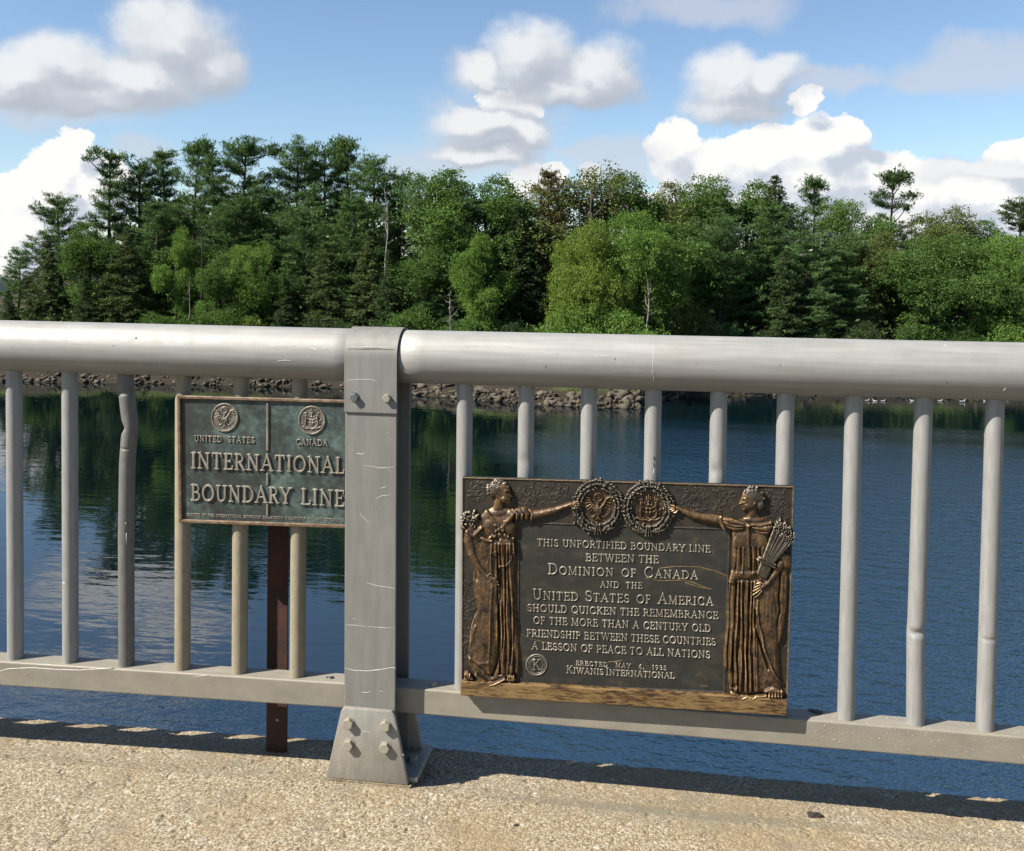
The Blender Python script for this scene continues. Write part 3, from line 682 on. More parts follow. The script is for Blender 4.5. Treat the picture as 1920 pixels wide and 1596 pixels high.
def proto(key, T, H):
    H = float(np.quantile(np.concatenate(T.C)[:, 2], 0.998)) + 0.1 if T.C else H
    PROTO[key] = (T.crown(key + '_crown') if T.C else None, T.trunk(key + '_trunk'), H)
proto('pine_a', pine_tree(1, 20, 4.2, 0.12, 1.0), 20); proto('pine_b', pine_tree(2, 20, 4.3, 0.18, 0.9, gap=0.2, top=0.5), 20)
proto('pine_c', pine_tree(3, 20, 3.9, 0.08, 1.0, top=0.25), 20); proto('pine_d', pine_tree(4, 20, 4.7, 0.15, 0.95, top=0.55, gap=0.1), 20)
proto('pine_twin', pine_tree(5, 20, 3.6, 0.12, 0.9, tufts=((-1.4, 0.955, 0.40, 26), (1.5, 0.985, 0.5, 34), (2.2, 0.93, 0.3, 14)), top=0.16), 20)
proto('pine_tuft', pine_tree(6, 20, 4.0, 0.18, 0.9, tufts=((0.9, 0.99, 0.6, 40), (-1.2, 0.95, 0.55, 36), (1.8, 0.92, 0.45, 26), (0.1, 1.0, 0.6, 34)), top=0.22, gap=0.2), 20)
proto('pine_flag', pine_tree(7, 20, 4.4, 0.14, 0.95, tufts=((2.6, 0.97, 0.55, 40), (3.4, 1.0, 0.45, 28), (-1.2, 0.97, 0.6, 34), (0.2, 1.0, 0.6, 36)), top=0.5), 20)
proto('pine_lone', pine_tree(8, 20, 3.2, 0.40, 0.9, tufts=((1.0, 0.985, 0.65, 50), (-0.9, 0.97, 0.6, 46), (1.9, 0.95, 0.5, 34), (-2.1, 0.88, 0.42, 30), (3.3, 0.85, 0.42, 30), (2.7, 0.78, 0.35, 22), (0.1, 1.0, 0.55, 36)), top=0.35, gap=0.65), 20)
proto('spruce_a', spruce_tree(21), 16); proto('spruce_b', spruce_tree(22, 16, 3.4, 0.02, 0.35, 1.0, 0.35), 16); proto('spruce_c', spruce_tree(23, 16, 2.3, 0.05, 0.12, 0.95, 0.3), 16)
proto('leaf_a', broadleaf_tree(31, 15, 4.60), 15); proto('leaf_b', broadleaf_tree(32, 15, 5.29, 0.08, 18), 15); proto('leaf_c', broadleaf_tree(33, 15, 3.91, 0.15, 13, 1.0), 15)
proto('leaf_airy', broadleaf_tree(34, 15, 4.60, 0.2, 17, 0.8, 0.24, 0.35), 15); proto('leaf_d', broadleaf_tree(35, 15, 5.98, 0.05, 22, 1.0), 15)
proto('bush_a', broadleaf_tree(41, 5, 2.6, 0.0, 10, 0.9, 0.24), 5); proto('bush_b', broadleaf_tree(42, 5, 3.2, 0.0, 12, 0.9, 0.22), 5)
proto('dead_a', dead_tree_mesh(51, 8, 0.5), 8); proto('dead_b', dead_tree_mesh(52, 8, 0.9, 6), 8); proto('dead_c', dead_tree_mesh(53, 8, 0.35, 14), 8)

def plant(name, key, px, ytop, t, mat, label, cat, group, wide=1.0, rot=None, base_y=None):
    crown, trunk, H0 = PROTO[key]
    p = spot(float(px), np.array(float(t))); zb = float(bank_h(t)) - 0.1
    d = ray(px, ytop); k = math.hypot(*(p - CAM[:2])) / math.hypot(d[0], d[1]); zt = CAM[2] + d[2] * k
    if base_y is not None: d2 = ray(px, base_y); zb = CAM[2] + d2[2] * k
    s = (zt - zb) / H0
    root = empty(name, (p[0], p[1], zb), (0, 0, RNG.uniform(0, 6.28) if rot is None else rot)); sw = s ** 0.75 * wide if s < 1 else s ** 0.9 * wide
    root.scale = (sw, sw, s); tag(root, label, cat, group)
    parts = [('trunk', trunk, M_DEADWOOD if (key.startswith('dead') and 'grey' not in label) else M_BARK)]
    if crown is not None: parts.append(('crown', crown, FOL[mat]))
    for nm, me, m in parts:
        if not me.materials: me.materials.append(m)
        o = bpy.data.objects.new(nm, me); link(o, root); o.material_slots[0].link = 'OBJECT'; o.material_slots[0].material = m
    return root
WOOD = 'trees of the wood on the far bank'; SHR = 'shrubs along the far waterline'; DED = 'bare dead trees at the edge of the wood'
TREES = [
 # name, prototype, photo column, photo row of the top, metres behind the waterline, foliage, width, label
 ('pine_tree', 'pine_b', 40, 462, 9, 'blue', 0.75, 'short feathery pine standing alone at the left end of the wood'),
 ('pine_tree', 'pine_b', 112, 362, 12, 'pine', 0.95, 'layered pine with a pointed spiky top, second from the left end of the wood'),
 ('pine_tree', 'pine_twin', 207, 277, 14, 'pine', 0.9, 'tall pine topped by two separate small tufts'),
 ('pine_tree', 'pine_a', 262, 303, 16, 'pine', 1.0, 'full dark pine just right of the pine with two tufts'),
 ('pine_tree', 'pine_c', 318, 284, 17, 'pine', 1.0, 'narrow pine with a bushy crest left of the tufted pine'),
 ('pine_tree', 'pine_tuft', 366, 262, 15, 'blue', 0.9, 'tall pine with one bushy tuft held high on a bare stem'),
 ('pine_tree', 'pine_c', 412, 298, 14, 'pine', 0.95, 'pine filling the dip between the tufted pine and the flag shaped pine'),
 ('pine_tree', 'pine_flag', 462, 261, 15, 'pine', 1.0, 'broad pine whose top limb flags out to the right'),
 ('pine_tree', 'pine_a', 556, 268, 15, 'blue', 1.05, 'broad pine right of the gap of sky in the pines'),
 ('pine_tree', 'pine_d', 606, 257, 17, 'pine', 0.95, 'highest flat topped pine in the middle of the tall pines'),
 ('pine_tree', 'pine_tuft', 652, 256, 16, 'pine', 0.95, 'pine with spiky double crest at the right of the tall pines'),
 ('pine_tree', 'pine_a', 702, 292, 14, 'pine', 1.05, 'pine stepping down at the right shoulder of the tall pines'),
 ('pine_tree', 'pine_c', 745, 325, 15, 'pine', 1.0, 'lowest pine of the tall pines, above the railing post'),
 ('pine_tree', 'pine_d', 510, 340, 22, 'pine', 1.0, 'shaded pine set back behind the gap of sky'),
 ('maple_tree', 'leaf_airy', 795, 322, 12, 'blue', 0.8, 'grey green tree with a feathery top right of the tall pines'),
 ('maple_tree', 'leaf_c', 845, 320, 11, 'maple', 1.0, 'dense dark maple with a round top above the railing right of the post'),
 ('maple_tree', 'leaf_a', 905, 330, 12, 'maple', 0.95, 'round green maple sloping down to the russet tree'),
 ('maple_tree', 'leaf_c', 965, 375, 14, 'maple', 0.9, 'small green maple left of the russet tree'),
 ('larch_tree', 'pine_c', 1030, 318, 14, 'brown', 0.85, 'russet brown needled tree in the skyline'),
 ('ash_tree', 'leaf_airy', 1110, 318, 15, 'olive', 1.0, 'airy open crowned tree right of the russet tree'),
 ('oak_tree', 'leaf_a', 1185, 323, 16, 'maple', 0.95, 'dark broadleaf tree between the airy tree and the olive topped tree'),
 ('oak_tree', 'leaf_c', 1242, 340, 16, 'olive', 0.8, 'olive brown topped broadleaf tree under the large white cloud'),
 ('maple_tree', 'leaf_d', 1322, 338, 15, 'maple', 0.85, 'broad domed maple under the large white cloud'),
 ('maple_tree', 'leaf_a', 1395, 342, 16, 'maple', 0.9, 'domed maple left of the dark spruce point'),
 ('spruce_tree', 'spruce_b', 1448, 330, 13, 'spruce', 1.15, 'dark spruce with a stepped pointed top in the skyline'),
 ('pine_tree', 'pine_tuft', 1522, 332, 17, 'pine', 0.75, 'slim pine with a brush shaped tuft right of the dark spruce'),
 ('maple_tree', 'leaf_b', 1585, 374, 15, 'maple', 0.66, 'low domed maple between the brush topped pine and the lone pine'),
 ('pine_tree', 'pine_lone', 1664, 316, 16, 'spruce', 0.95, 'lone pine with ragged flat limbs against white cloud'),
 ('maple_tree', 'leaf_d', 1752, 390, 14, 'olive', 0.72, 'wide rounded olive maple right of the lone pine'),
 ('maple_tree', 'leaf_c', 1826, 412, 15, 'maple', 0.85, 'lower maple in the dip before the dark pine at the right edge'),
 ('pine_tree', 'pine_a', 1905, 372, 18, 'spruce', 1.0, 'dark dense pine at the right edge of the photo'),
 ('maple_tree', 'leaf_b', 1905, 440, 9, 'bright', 0.8, 'light green maple in front of the dark pine at the right edge'),
 # middle and front rows
 ('spruce_tree', 'spruce_a', 18, 545, 6, 'spruce', 1.0, 'low dark spruce at the left edge above the railing'),
 ('spruce_tree', 'spruce_b', 88, 440, 8, 'hemlock', 1.0, 'olive hemlock under the layered pine at the left'),
 ('maple_tree', 'leaf_c', 165, 415, 8, 'maple', 0.9, 'shaded maple left of the dark drooping hemlock'),
 ('hemlock_tree', 'spruce_b', 243, 425, 6, 'hemlock', 1.1, 'dark drooping hemlock low under the twin tufted pine'),
 ('maple_tree', 'leaf_a', 330, 428, 7, 'bright', 0.62, 'slender light green tree among the dark pines'),
 ('maple_tree', 'leaf_c', 410, 475, 6, 'maple', 0.8, 'mid green maple left of the low leafy tree with layered boughs'),
 ('maple_tree', 'leaf_airy', 474, 455, 7, 'bright', 0.8, 'light leafy tree with layered boughs under the flag shaped pine'),
 ('pine_tree', 'pine_c', 300, 380, 11, 'pine', 1.1, 'shaded pine behind the slender light green tree'),
 ('pine_tree', 'pine_a', 440, 370, 11, 'pine', 1.1, 'dark pine body below the flag shaped pine'),
 ('pine_tree', 'pine_d', 572, 375, 10, 'blue', 1.0, 'blue green pine with level boughs below the highest pine'),
 ('pine_tree', 'pine_c', 655, 370, 10, 'pine', 1.1, 'pine with drooping boughs left of the bleached snag'),
 ('hemlock_tree', 'spruce_b', 610, 455, 6, 'hemlock', 1.1, 'brownish hemlock left of the railing post'),
 ('hemlock_tree', 'spruce_a', 690, 430, 6, 'hemlock', 1.05, 'hemlock straight above the railing post'),
 ('spruce_tree', 'spruce_c', 533, 520, 5, 'spruce', 1.2, 'small dark spruce above the boundary sign'),
 ('spruce_tree', 'spruce_a', 730, 470, 5, 'spruce', 1.0, 'spruce just right of the railing post top'),
 ('maple_tree', 'leaf_c', 805, 455, 7, 'maple', 0.85, 'green maple above the first baluster right of the post'),
 ('maple_tree', 'leaf_a', 915, 440, 6, 'bright', 0.8, 'bright maple with stacked leafy boughs above the bronze plaque'),
 ('spruce_tree', 'spruce_a', 968, 385, 10, 'spruce', 1.1, 'dark spruce below the russet tree'),
 ('pine_tree', 'pine_c', 855, 370, 9, 'blue', 1.0, 'blue green pine half hidden under the domed maples'),
 ('maple_tree', 'leaf_d', 1095, 415, 6, 'yellow', 0.62, 'yellow green maple in front of the airy tree'),
 ('maple_tree', 'leaf_b', 1195, 395, 7, 'bright', 0.82, 'large bright green maple right of the yellow green maple'),
 ('maple_tree', 'leaf_b', 1270, 420, 9, 'maple', 0.9, 'shaded maple behind the large bright green maple'),
 ('pine_tree', 'pine_d', 1340, 395, 7, 'blue', 1.05, 'grey green pine with a pale visible trunk right of the bright maples'),
 ('pine_tree', 'pine_c', 1430, 385, 8, 'pine', 1.1, 'dark pine with stacked level boughs under the spruce point'),
 ('pine_tree', 'pine_b', 1508, 430, 6, 'blue', 1.1, 'blue green pine with long drooping boughs at the water'),
 ('spruce_tree', 'spruce_b', 1470, 470, 5, 'spruce', 1.1, 'very dark spruce in shade above the last balusters'),
 ('pine_tree', 'pine_a', 1580, 440, 7, 'blue', 1.1, 'pine with pale sprays of needles left of the lone pine'),
 ('oak_tree', 'leaf_c', 1640, 432, 8, 'olive', 0.75, 'olive oak at the foot of the lone pine'),
 ('spruce_tree', 'spruce_a', 1690, 440, 9, 'spruce', 1.0, 'shaded spruce right of the foot of the lone pine'),
 ('oak_tree', 'leaf_b', 1745, 440, 6, 'maple', 0.9, 'dark shaded oak below the wide olive maple'),
 ('maple_tree', 'leaf_a', 1830, 455, 6, 'bright', 0.85, 'light maple with hanging boughs near the right edge'),
 ('maple_tree', 'leaf_b', 1925, 490, 5, 'maple', 0.8, 'low green maple cut by the right edge of the photo'),
 ('spruce_tree', 'spruce_b', 1560, 520, 5, 'spruce', 1.2, 'low dark spruce above the white birds'),
 ('spruce_tree', 'spruce_a', 165, 520, 5, 'spruce', 1.2, 'low dark spruce above the bent baluster'),
]
for nm, key, px, yt, t, mat, wide, lab in TREES:
    wide *= (0.95 if mat in ('bright', 'yellow') else 1.15) if key.startswith('leaf') else 1.14 if yt > 340 else 1.05
    plant(nm, key, px, yt, t, mat, lab, nm.split('_')[0] + ' tree' if nm != 'pine_tree' else 'pine tree', WOOD, wide)
SHRUBS = [(-60, 590, 'maple'), (60, 600, 'maple'), (140, 585, 'hemlock'), (210, 592, 'hemlock'), (290, 570, 'maple'), (355, 575, 'maple'), (405, 560, 'maple'), (470, 578, 'yellow'), (530, 590, 'hemlock'), (590, 580, 'spruce'),
          (650, 585, 'spruce'), (715, 590, 'maple'), (770, 560, 'maple'), (850, 590, 'maple'), (900, 570, 'maple'), (965, 590, 'spruce'), (1050, 560, 'bright'), (1110, 545, 'bright'), (1170, 555, 'bright'),
          (1240, 560, 'olive'), (1290, 555, 'olive'), (1365, 590, 'blue'), (1430, 600, 'spruce'), (1530, 600, 'blue'), (1620, 590, 'spruce'), (1700, 595, 'maple'), (1790, 590, 'maple'), (1870, 580, 'bright'), (1960, 580, 'maple')]
SH_LOOK = {'maple': 'mid green', 'hemlock': 'olive', 'bright': 'bright green', 'yellow': 'yellow green', 'spruce': 'dark', 'olive': 'olive brown', 'blue': 'blue green'}
def where(px):
    marks = [(10, 'the left edge of the photo'), (127, 'the second baluster from the left'), (238, 'the bent baluster'), (342, 'the left end of the boundary sign'), (420, 'the eagle seal of the boundary sign'), (500, 'the divider of the boundary sign'),
             (585, 'the right seal of the boundary sign'), (700, 'the railing post'), (870, 'the first baluster right of the post'), (986, 'the second baluster right of the post'), (1105, 'the left wreath of the plaque'),
             (1225, 'the right wreath of the plaque'), (1348, 'the fifth baluster right of the post'), (1473, 'the right end of the plaque'), (1601, 'the third baluster from the right'), (1731, 'the second baluster from the right'), (1866, 'the rightmost baluster')]
    m = min(marks, key=lambda q: abs(q[0] - px)); dlt = px - m[0]
    return ('straight above ' if abs(dlt) < 18 else 'just left above ' if dlt < 0 else 'just right above ') + m[1]
for i, (px, yt, mat) in enumerate(SHRUBS):
    plant('shrub', 'bush_a' if i % 2 else 'bush_b', px, yt + 14, 3.2 + (i % 3) * 0.7, mat, SH_LOOK[mat] + ' waterside shrub ' + where(px), 'shrub', SHR, 0.9)
for px, yt, t, key, by, lab in [(722, 352, 5.5, 'dead_a', 520, 'tall bleached snag with forked bare limbs above the railing post'), (355, 520, 3.0, 'dead_b', 600, 'short white bent snag low in the dark trees above the left plaque'),
                                (845, 545, 2.8, 'dead_c', 640, 'bare branched dead sapling near the first baluster right of the post'), (1210, 510, 2.6, 'dead_a', 640, 'pale bare stems in front of the bright green maple'),
                                (1085, 395, 9.0, 'dead_c', 520, 'leafless grey tree between the russet tree and the bright maple'), (378, 420, 4.2, 'dead_b', 560, 'grey dead pine stem beside the slender light green tree')]:
    plant('dead_tree', key, px, yt, t, 'pine', lab, 'dead tree', DED, 0.8, 1.0, by)
# undergrowth behind the front row and deep forest behind: masses nobody could count
def mass(name, n, xr, tr, hr, mat, label, cat, leafn, L, seed):
    T = Tree(seed); R = T.R; px = R.uniform(*xr, n); t = R.uniform(*tr, n); p = spot(px, t); z = bank_h(t) + R.uniform(0.0, 1.0, n) * R.uniform(hr[0], hr[1], n)
    T.leaves(np.column_stack([p, z]), unit(R.normal(0, 1, (n, 3))), leafn, np.array([0.55, 0.55, 0.4]), L, L * 0.6, R.uniform(0.1, 0.9, n)); T.mb.bm.free()
    tag(obj(name, T.crown(name), FOL[mat]), label, cat, kind='stuff')
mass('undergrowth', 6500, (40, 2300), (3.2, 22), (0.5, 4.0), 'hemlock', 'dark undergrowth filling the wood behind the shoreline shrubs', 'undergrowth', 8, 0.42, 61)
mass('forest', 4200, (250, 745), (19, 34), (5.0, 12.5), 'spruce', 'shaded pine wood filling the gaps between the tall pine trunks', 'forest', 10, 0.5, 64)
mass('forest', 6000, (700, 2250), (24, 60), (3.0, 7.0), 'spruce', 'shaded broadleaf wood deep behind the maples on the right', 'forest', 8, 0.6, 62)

# ------------------------------------------------------------------ railing panels
DZ0 = 0.0004
LROT = (0, -GRADE, KINK)
left_rail = tag(empty('bridge_railing', (PX0, 0, DZ0), LROT), 'grey metal railing panel left of the post, with a bent baluster and the boundary sign', 'railing', 'railing panels along the bridge edge')
right_rail = tag(empty('bridge_railing', (0, 0, 0)), 'grey metal railing panel right of the post, carrying the large bronze plaque', 'railing', 'railing panels along the bridge edge')
LM = Matrix.Translation(Vector((PX0, 0, DZ0))) @ Matrix.Rotation(KINK, 4, 'Z') @ Matrix.Rotation(-GRADE, 4, 'Y')
LMI = np.array(LM.inverted())
C_L = (LMI @ np.array([*CAM, 1]))[:3]
def local_ray(px, py, left):
    d = ray(px, py)
    return (d @ LMI[:3, :3].T, C_L) if left else (d, CAM)
def on_plane(px, py, Y, left=False):
    d, c = local_ray(px, py, left); t = (Y - c[1]) / d[..., 1]
    return c + d * t[..., None]
ZP, RP, ZT, RW = 0.8709, 0.0645, 0.0632, 0.0283
def on_pipe(px, py, left, r):
    d, c = local_ray(px, py, left); a = d[..., 1] ** 2 + d[..., 2] ** 2; oy, oz = c[1], c[2] - ZP
    b = oy * d[..., 1] + oz * d[..., 2]; q = b * b - a * (oy * oy + oz * oz - r * r); t = (-b - np.sqrt(np.maximum(q, 0))) / a
    return c + d * t[..., None]
def marks(mb, pts, rad, fn):
    """a scratch: a thin flattened stroke through photo points carried onto a surface"""
    pts = np.array(pts, float); n = len(pts); u = np.linspace(0, n - 1, n * 6 - 5)
    P = fn(np.interp(u, np.arange(n), pts[:, 0]), np.interp(u, np.arange(n), pts[:, 1]))
    rr = rad * 0.75 * (0.35 + 0.65 * np.sin(np.linspace(0.15, 2.99, len(u)))) * (0.75 + 0.5 * RNG.random(len(u)))
    P = P.copy(); P[:, 1] += rr * 0.72                    # nearly flush with the surface
    mb.mi = 1; mb.tube([tuple(p) for p in P], list(rr), 7); mb.mi = 0
def rail_panel(root, x0, x1, left):
    mb = MB(); n = 24
    xs = np.linspace(x0, x1, n); mb.tube([(x, 0, ZP) for x in xs], RP, 56)
    S = [([(508, 649), (530, 650), (552, 649)], .0016), ([(580, 652), (592, 656), (596, 654)], .002), ([(605, 654), (614, 654)], .0022), ([(520, 677), (535, 676), (547, 677)], .0016), ([(298, 683), (300, 690)], .001)] if left else \
        [([(752, 652), (800, 649), (860, 649), (960, 651)], .0010), ([(1022, 664), (1047, 664)], .0014), ([(1118, 668), (1135, 668), (1145, 667)], .0012), ([(1226, 640), (1225, 665), (1224, 690), (1226, 700), (1225, 716)], .0012), ([(1222, 696), (1225, 702)], .002), ([(1880, 734), (1886, 728)], .0022), ([(1770, 645), (1776, 650)], .001)]
    for p, r in S: marks(mb, p, r, lambda a, b: on_pipe(a, b, left, RP + 0.0002))
    mb.mi = 2
    for (px, py, r) in ([(255, 634.5, .0028), (213, 648, .0012), (124, 640, .0007)] if left else [(1023, 687, .0016), (1153, 673, .0016), (1463, 685, .0013), (1774, 716, .0012), (1307, 681, .0008)]):
        p = on_pipe(np.array(px), np.array(py), left, RP); mb.tube([tuple(p + np.array([0, 0.001, 0])), tuple(p - np.array([0, 0.0008, 0]))], [r, r * 0.7], 8)
    mb.mi = 0
    mb.build('handrail', [M_PIPE, M_WHITE, M_DARK], root)
    mb = MB(); mb.box(x0, x1, -RW, RW, 0, ZT, 0.004, 3)
    S = [([(-20, 1264), (0, 1259), (15, 1254.5), (60, 1252.5), (110, 1256), (150, 1257), (190, 1254.5), (212, 1253)], .0026), ([(362, 1270), (376, 1268), (392, 1266)], .0009)] if left else \
        [([(1733, 1364), (1738, 1372), (1736, 1379)], .0011), ([(1560, 1386), (1568, 1388)], .0010)]
    for p, r in S: marks(mb, p, r, lambda a, b: on_plane(a, b, -RW - 0.0002, left))
    mb.mi = 1 
    R = np.random.default_rng(3 if left else 4)
    for _ in range(6 if left else 90):
        x = R.uniform(1.95, 2.55) if not left else R.uniform(x0 * 0.4, x1); z = R.uniform(0.006, ZT - 0.004)
        mb.tube([(x, -RW + 0.001, z), (x, -RW - 0.0006, z)], [R.uniform(.0005, .0013)] * 2, 5)
    for _ in range(60 if not left else 0):
        x = R.uniform(1.95, 2.6); y = R.uniform(-RW + .003, RW - .003); mb.tube([(x, y, ZT - .001), (x, y, ZT + .0005)], [R.uniform(.0006, .0016)] * 2, 5)
    mb.mi = 0
    mb.build('bottom_rail', [M_RAIL, M_WHITE], root)
rail_panel(left_rail, -2.3, -0.010, True)
rail_panel(right_rail, 0.965, 3.6, False)
BR = 0.0195
def baluster(root, x, mat, bends=None, dents=(), label=None, stains=()):
    """dents: (height, half height, depth, side angle)"""
    mb = MB(); zs = [ZT - 0.006]
    zs = np.unique(np.concatenate([np.linspace(ZT - 0.006, ZP - 0.045, 40)] + [np.linspace(h - w * 1.6, h + w * 1.6, 15) for h, w, *_ in dents]))
    off = np.interp(zs, [b[0] for b in bends], [b[1] for b in bends]) if bends else np.zeros(len(zs))
    def sq(i, t):
        k = 1.0
        for h, w, dp, side in dents:
            q = (zs[i] - h) / w
            if abs(q) < 1.6: k -= dp * math.exp(-(q * 2.0) ** 2) * max(0, math.cos(t - side)) ** 2
        return k
    mb.tube([(x + o, 0, z) for o, z in zip(off, zs)], BR, 28, False, sq)
    for (px, pts) in enumerate(stains):
        pp, r, mi = pts; mb.mi = mi
        P = [on_plane(np.array(a), np.array(b), -BR + 0.0012, root is left_rail) for a, b in pp]
        mb.tube([tuple(p) for p in P], r, 6); mb.mi = 0
    mb.bm.normal_update()
    o = mb.build('baluster', [mat, M_WHITE, M_DARK], root)
    if label: o['label'] = label
    return o
# ring angle: 0 = along a, pi/2 = along b ; measured against the camera side below
for i in range(-3, 6):
    x = i * 0.15 - PX0
    if i == 2: baluster(left_rail, x, M_BAL_GREY, [(0.06, 0.001), (0.40, 0.0), (0.58, 0.003), (0.640, 0.0075), (0.672, 0.0108), (0.695, 0.0090), (0.76, 0.001), (0.83, -0.004)],
                        [(0.673, 0.022, 0.62, math.pi), (0.76, 0.010, 0.16, math.pi / 2), (0.62, 0.006, 0.10, math.pi / 2)], 'bent dented grey baluster', [([(211 + 26, 1000), (237, 1022)], .0009, 1), ([(236, 980), (236, 984)], .001, 1)])
    elif i >= 3: baluster(left_rail, x, M_BAL_TAN, None, (), 'tan weathered baluster')
    else: baluster(left_rail, x, M_BAL, None, (), None, [([(118, 1092), (121, 1095), (125, 1093)], .0012, 1)] if i == 1 else ())
for j in range(0, 11):
    x = 1.16966 + j * 0.15
    if j == 7: baluster(right_rail, x, M_BAL, [(0.06, 0.0015), (0.26, -0.003), (0.275, -0.0032), (0.30, -0.002), (0.80, 0)], [(0.276, 0.016, 0.30, math.pi / 2), (0.286, 0.016, 0.22, 0.0)], 'baluster with a crushed dent low down')
    elif j == 8: baluster(right_rail, x, M_BAL, None, [(0.272, 0.010, 0.10, math.pi / 2)])
    elif j == 3: baluster(right_rail, x, M_BAL, None, (), 'baluster with dark specks and pale drips', [([(1226, 826), (1225, 846)], .0009, 1), ([(1226, 856), (1227, 862)], .0016, 2), ([(1225, 868), (1227, 874)], .0014, 2), ([(1226, 880), (1224, 896)], .0012, 1)])
    elif j == 1: baluster(right_rail, x, M_BAL, None, [(0.63, 0.03, 0.10, math.pi / 2)])
    elif j == 4: baluster(right_rail, x, M_BAL, None, [(0.625, 0.028, 0.16, math.pi / 2 + 0.5)])
    else: baluster(right_rail, x, M_BAL)
def hexbolt(name, p, r, h, mat, root, ax='y', rot=0.2):
    mb = MB(); pts = [(p[0] + r * math.cos(rot + k * math.pi / 3), (p[2] if ax == 'y' else p[1]) + r * math.sin(rot + k * math.pi / 3)) for k in range(6)]
    if ax == 'y':
        mb.prism(pts, 'y', p[1], p[1] - h, r * 0.10)
        mb.tube([(p[0], p[1] + 0.001, p[2]), (p[0], p[1] - h * 0.12, p[2])], r * 1.12, 24)
    else:
        mb.prism(pts, 'z', p[2], p[2] + h, r * 0.10); mb.tube([(p[0], p[1], p[2] - 0.001), (p[0], p[1], p[2] + h * 0.15)], r * 1.25, 24)
    return mb.build(name, mat, root)
b1 = on_plane(np.array(814.0), np.array(1284.0), 0.0)
hexbolt('rail_bolt', (b1[0], -0.004, ZT), 0.0085, 0.008, M_BOLT, right_rail, 'z')
mb = MB(); hx_ = on_plane(np.array(623.0), np.array(1268.0), 0.0, True); mb.tube([(hx_[0], -0.004, ZT - .002), (hx_[0], -0.004, ZT + .003)], [0.006, 0.005], 8); mb.tube([(hx_[0] - .012, -0.002, ZT - .002), (hx_[0] - .012, -0.002, ZT + .0006)], 0.004, 8); mb.build('rail_bolt', M_DARK, left_rail)

# ------------------------------------------------------------------ railing post with strap and cast foot
post = tag(empty('railing_post', (0, 0, 0)), 'grey metal railing post on a bolted flared foot, strapped over the handrail', 'post')
PXL, PXR = 0.8915, 1.0185
mb = MB(); mb.box(PXL, PXR, -0.0660, -0.0575, -0.146, 0.801, 0.0015, 2); mb.box(PXL, PXR, 0.0575, 0.0660, -0.146, 0.801, 0.0015, 2); mb.box(0.9515, 0.9585, -0.0577, 0.0577, -0.146, 0.800)
for p, r in [([(647, 1253), (665, 1257.5), (690, 1258.5), (715, 1255.5), (735, 1252), (742, 1253)], .0017), ([(647, 1172), (665, 1172.5), (690, 1175)], .0009), ([(690, 1175), (715, 1177), (742, 1178)], .0008), ([(688, 1093), (708, 1099), (725, 1101), (742, 1104)], .0012),
             ([(668, 850), (678, 852), (684, 851)], .0016), ([(684, 873), (712, 877), (742, 876)], .0009), ([(705, 878), (725, 878), (734, 886)], .0008), ([(712, 916), (724, 913)], .001), ([(703, 936), (715, 930), (733, 928)], .0009), ([(675, 963), (684, 973), (693, 981)], .001),
             ([(678, 1298), (688, 1299), (696, 1296)], .0012), ([(712, 1296), (718, 1297)], .001), ([(646, 1306), (646.5, 1312)], .001), ([(660, 1160), (668, 1162)], .0006), ([(725, 810), (729, 814)], .0006)]:
    marks(mb, p, r, lambda a, b: on_plane(a, b, -0.0662))
mb.build('column', [M_POST, M_WHITE], post)
mb = MB(); zt_ = 0.7415; Ro, Ri = 0.0708, 0.0662
A = np.linspace(math.pi, 0, 25)
outer = [(-Ro, zt_)] + [(Ro * math.cos(a), ZP + Ro * math.sin(a)) for a in A] + [(Ro, zt_)]
inner = [(Ri, zt_)] + [(Ri * math.cos(a), ZP + Ri * math.sin(a)) for a in A[::-1]] + [(-Ri, zt_)]
mb.prism(outer + inner, 'x', PXL - 0.001, PXR + 0.001)
for p, r in [([(648, 650.5), (680, 651), (705, 650), (735, 651.5)], .0012), ([(648, 713), (675, 711.5), (698, 712), (708, 716)], .0010), ([(667, 735), (670, 733)], .001)]:
    marks(mb, p, r, lambda a, b: on_plane(a, b, -Ro - 0.0001))
mb.build('strap', [M_POST, M_WHITE], post, 30)
for (px, py, m, r) in ((663, 746, M_STEEL, 0.0105), (724, 747.5, M_BOLT, 0.0100)):
    p = on_plane(np.array(float(px)), np.array(float(py)), -Ro - 0.009); hexbolt('strap_bolt', (p[0], -Ro, p[2]), r, 0.010, m, post, 'y', 0.25 if px < 700 else 0.05)
def foot_plate(y0, y1, name):
    mb = MB(); s = -1 if y0 < 0 else 1
    lo = [(0.850, -0.1500), (1.0555, -0.1500), (1.0215, 0.018), (1.014, 0.0275), (0.8945, 0.0275), (0.8875, 0.018)]
    mb.prism(lo, 'y', y0, y1, 0.0032)
    if s < 0:
        for p, r in [([(676, 1371), (690, 1372), (694, 1374)], .0009), ([(742, 1362), (745, 1376)], .0018), ([(754, 1414), (758, 1417)], .0012)]:
            marks(mb, p, r, lambda a, b: on_plane(a, b, y0 - 0.0002))
    return mb.build(name, [M_CAST, M_WHITE], post, 30)
foot_plate(-0.0800, -0.0665, 'foot_plate'); foot_plate(0.0800, 0.0665, 'foot_plate')
mb = MB(); mb.box(0.845, 1.074, -0.0660, 0.094, -0.1500, -0.1370, 0.003, 2); mb.build('base_plate', M_CAST, post)
hexbolt('anchor_nut', (1.043, 0.012, -0.1370), 0.013, 0.012, M_CAST, post, 'z')
for (px, py) in ((651.5, 1359), (721, 1364), (651.5, 1399.5), (720, 1404.5)):
    p = on_plane(np.array(float(px)), np.array(float(py)), -0.0905); hexbolt('foot_bolt', (p[0], -0.0800, p[2]), 0.0132, 0.0115, M_BOLT, post, 'y', RNG.uniform(0, 1))

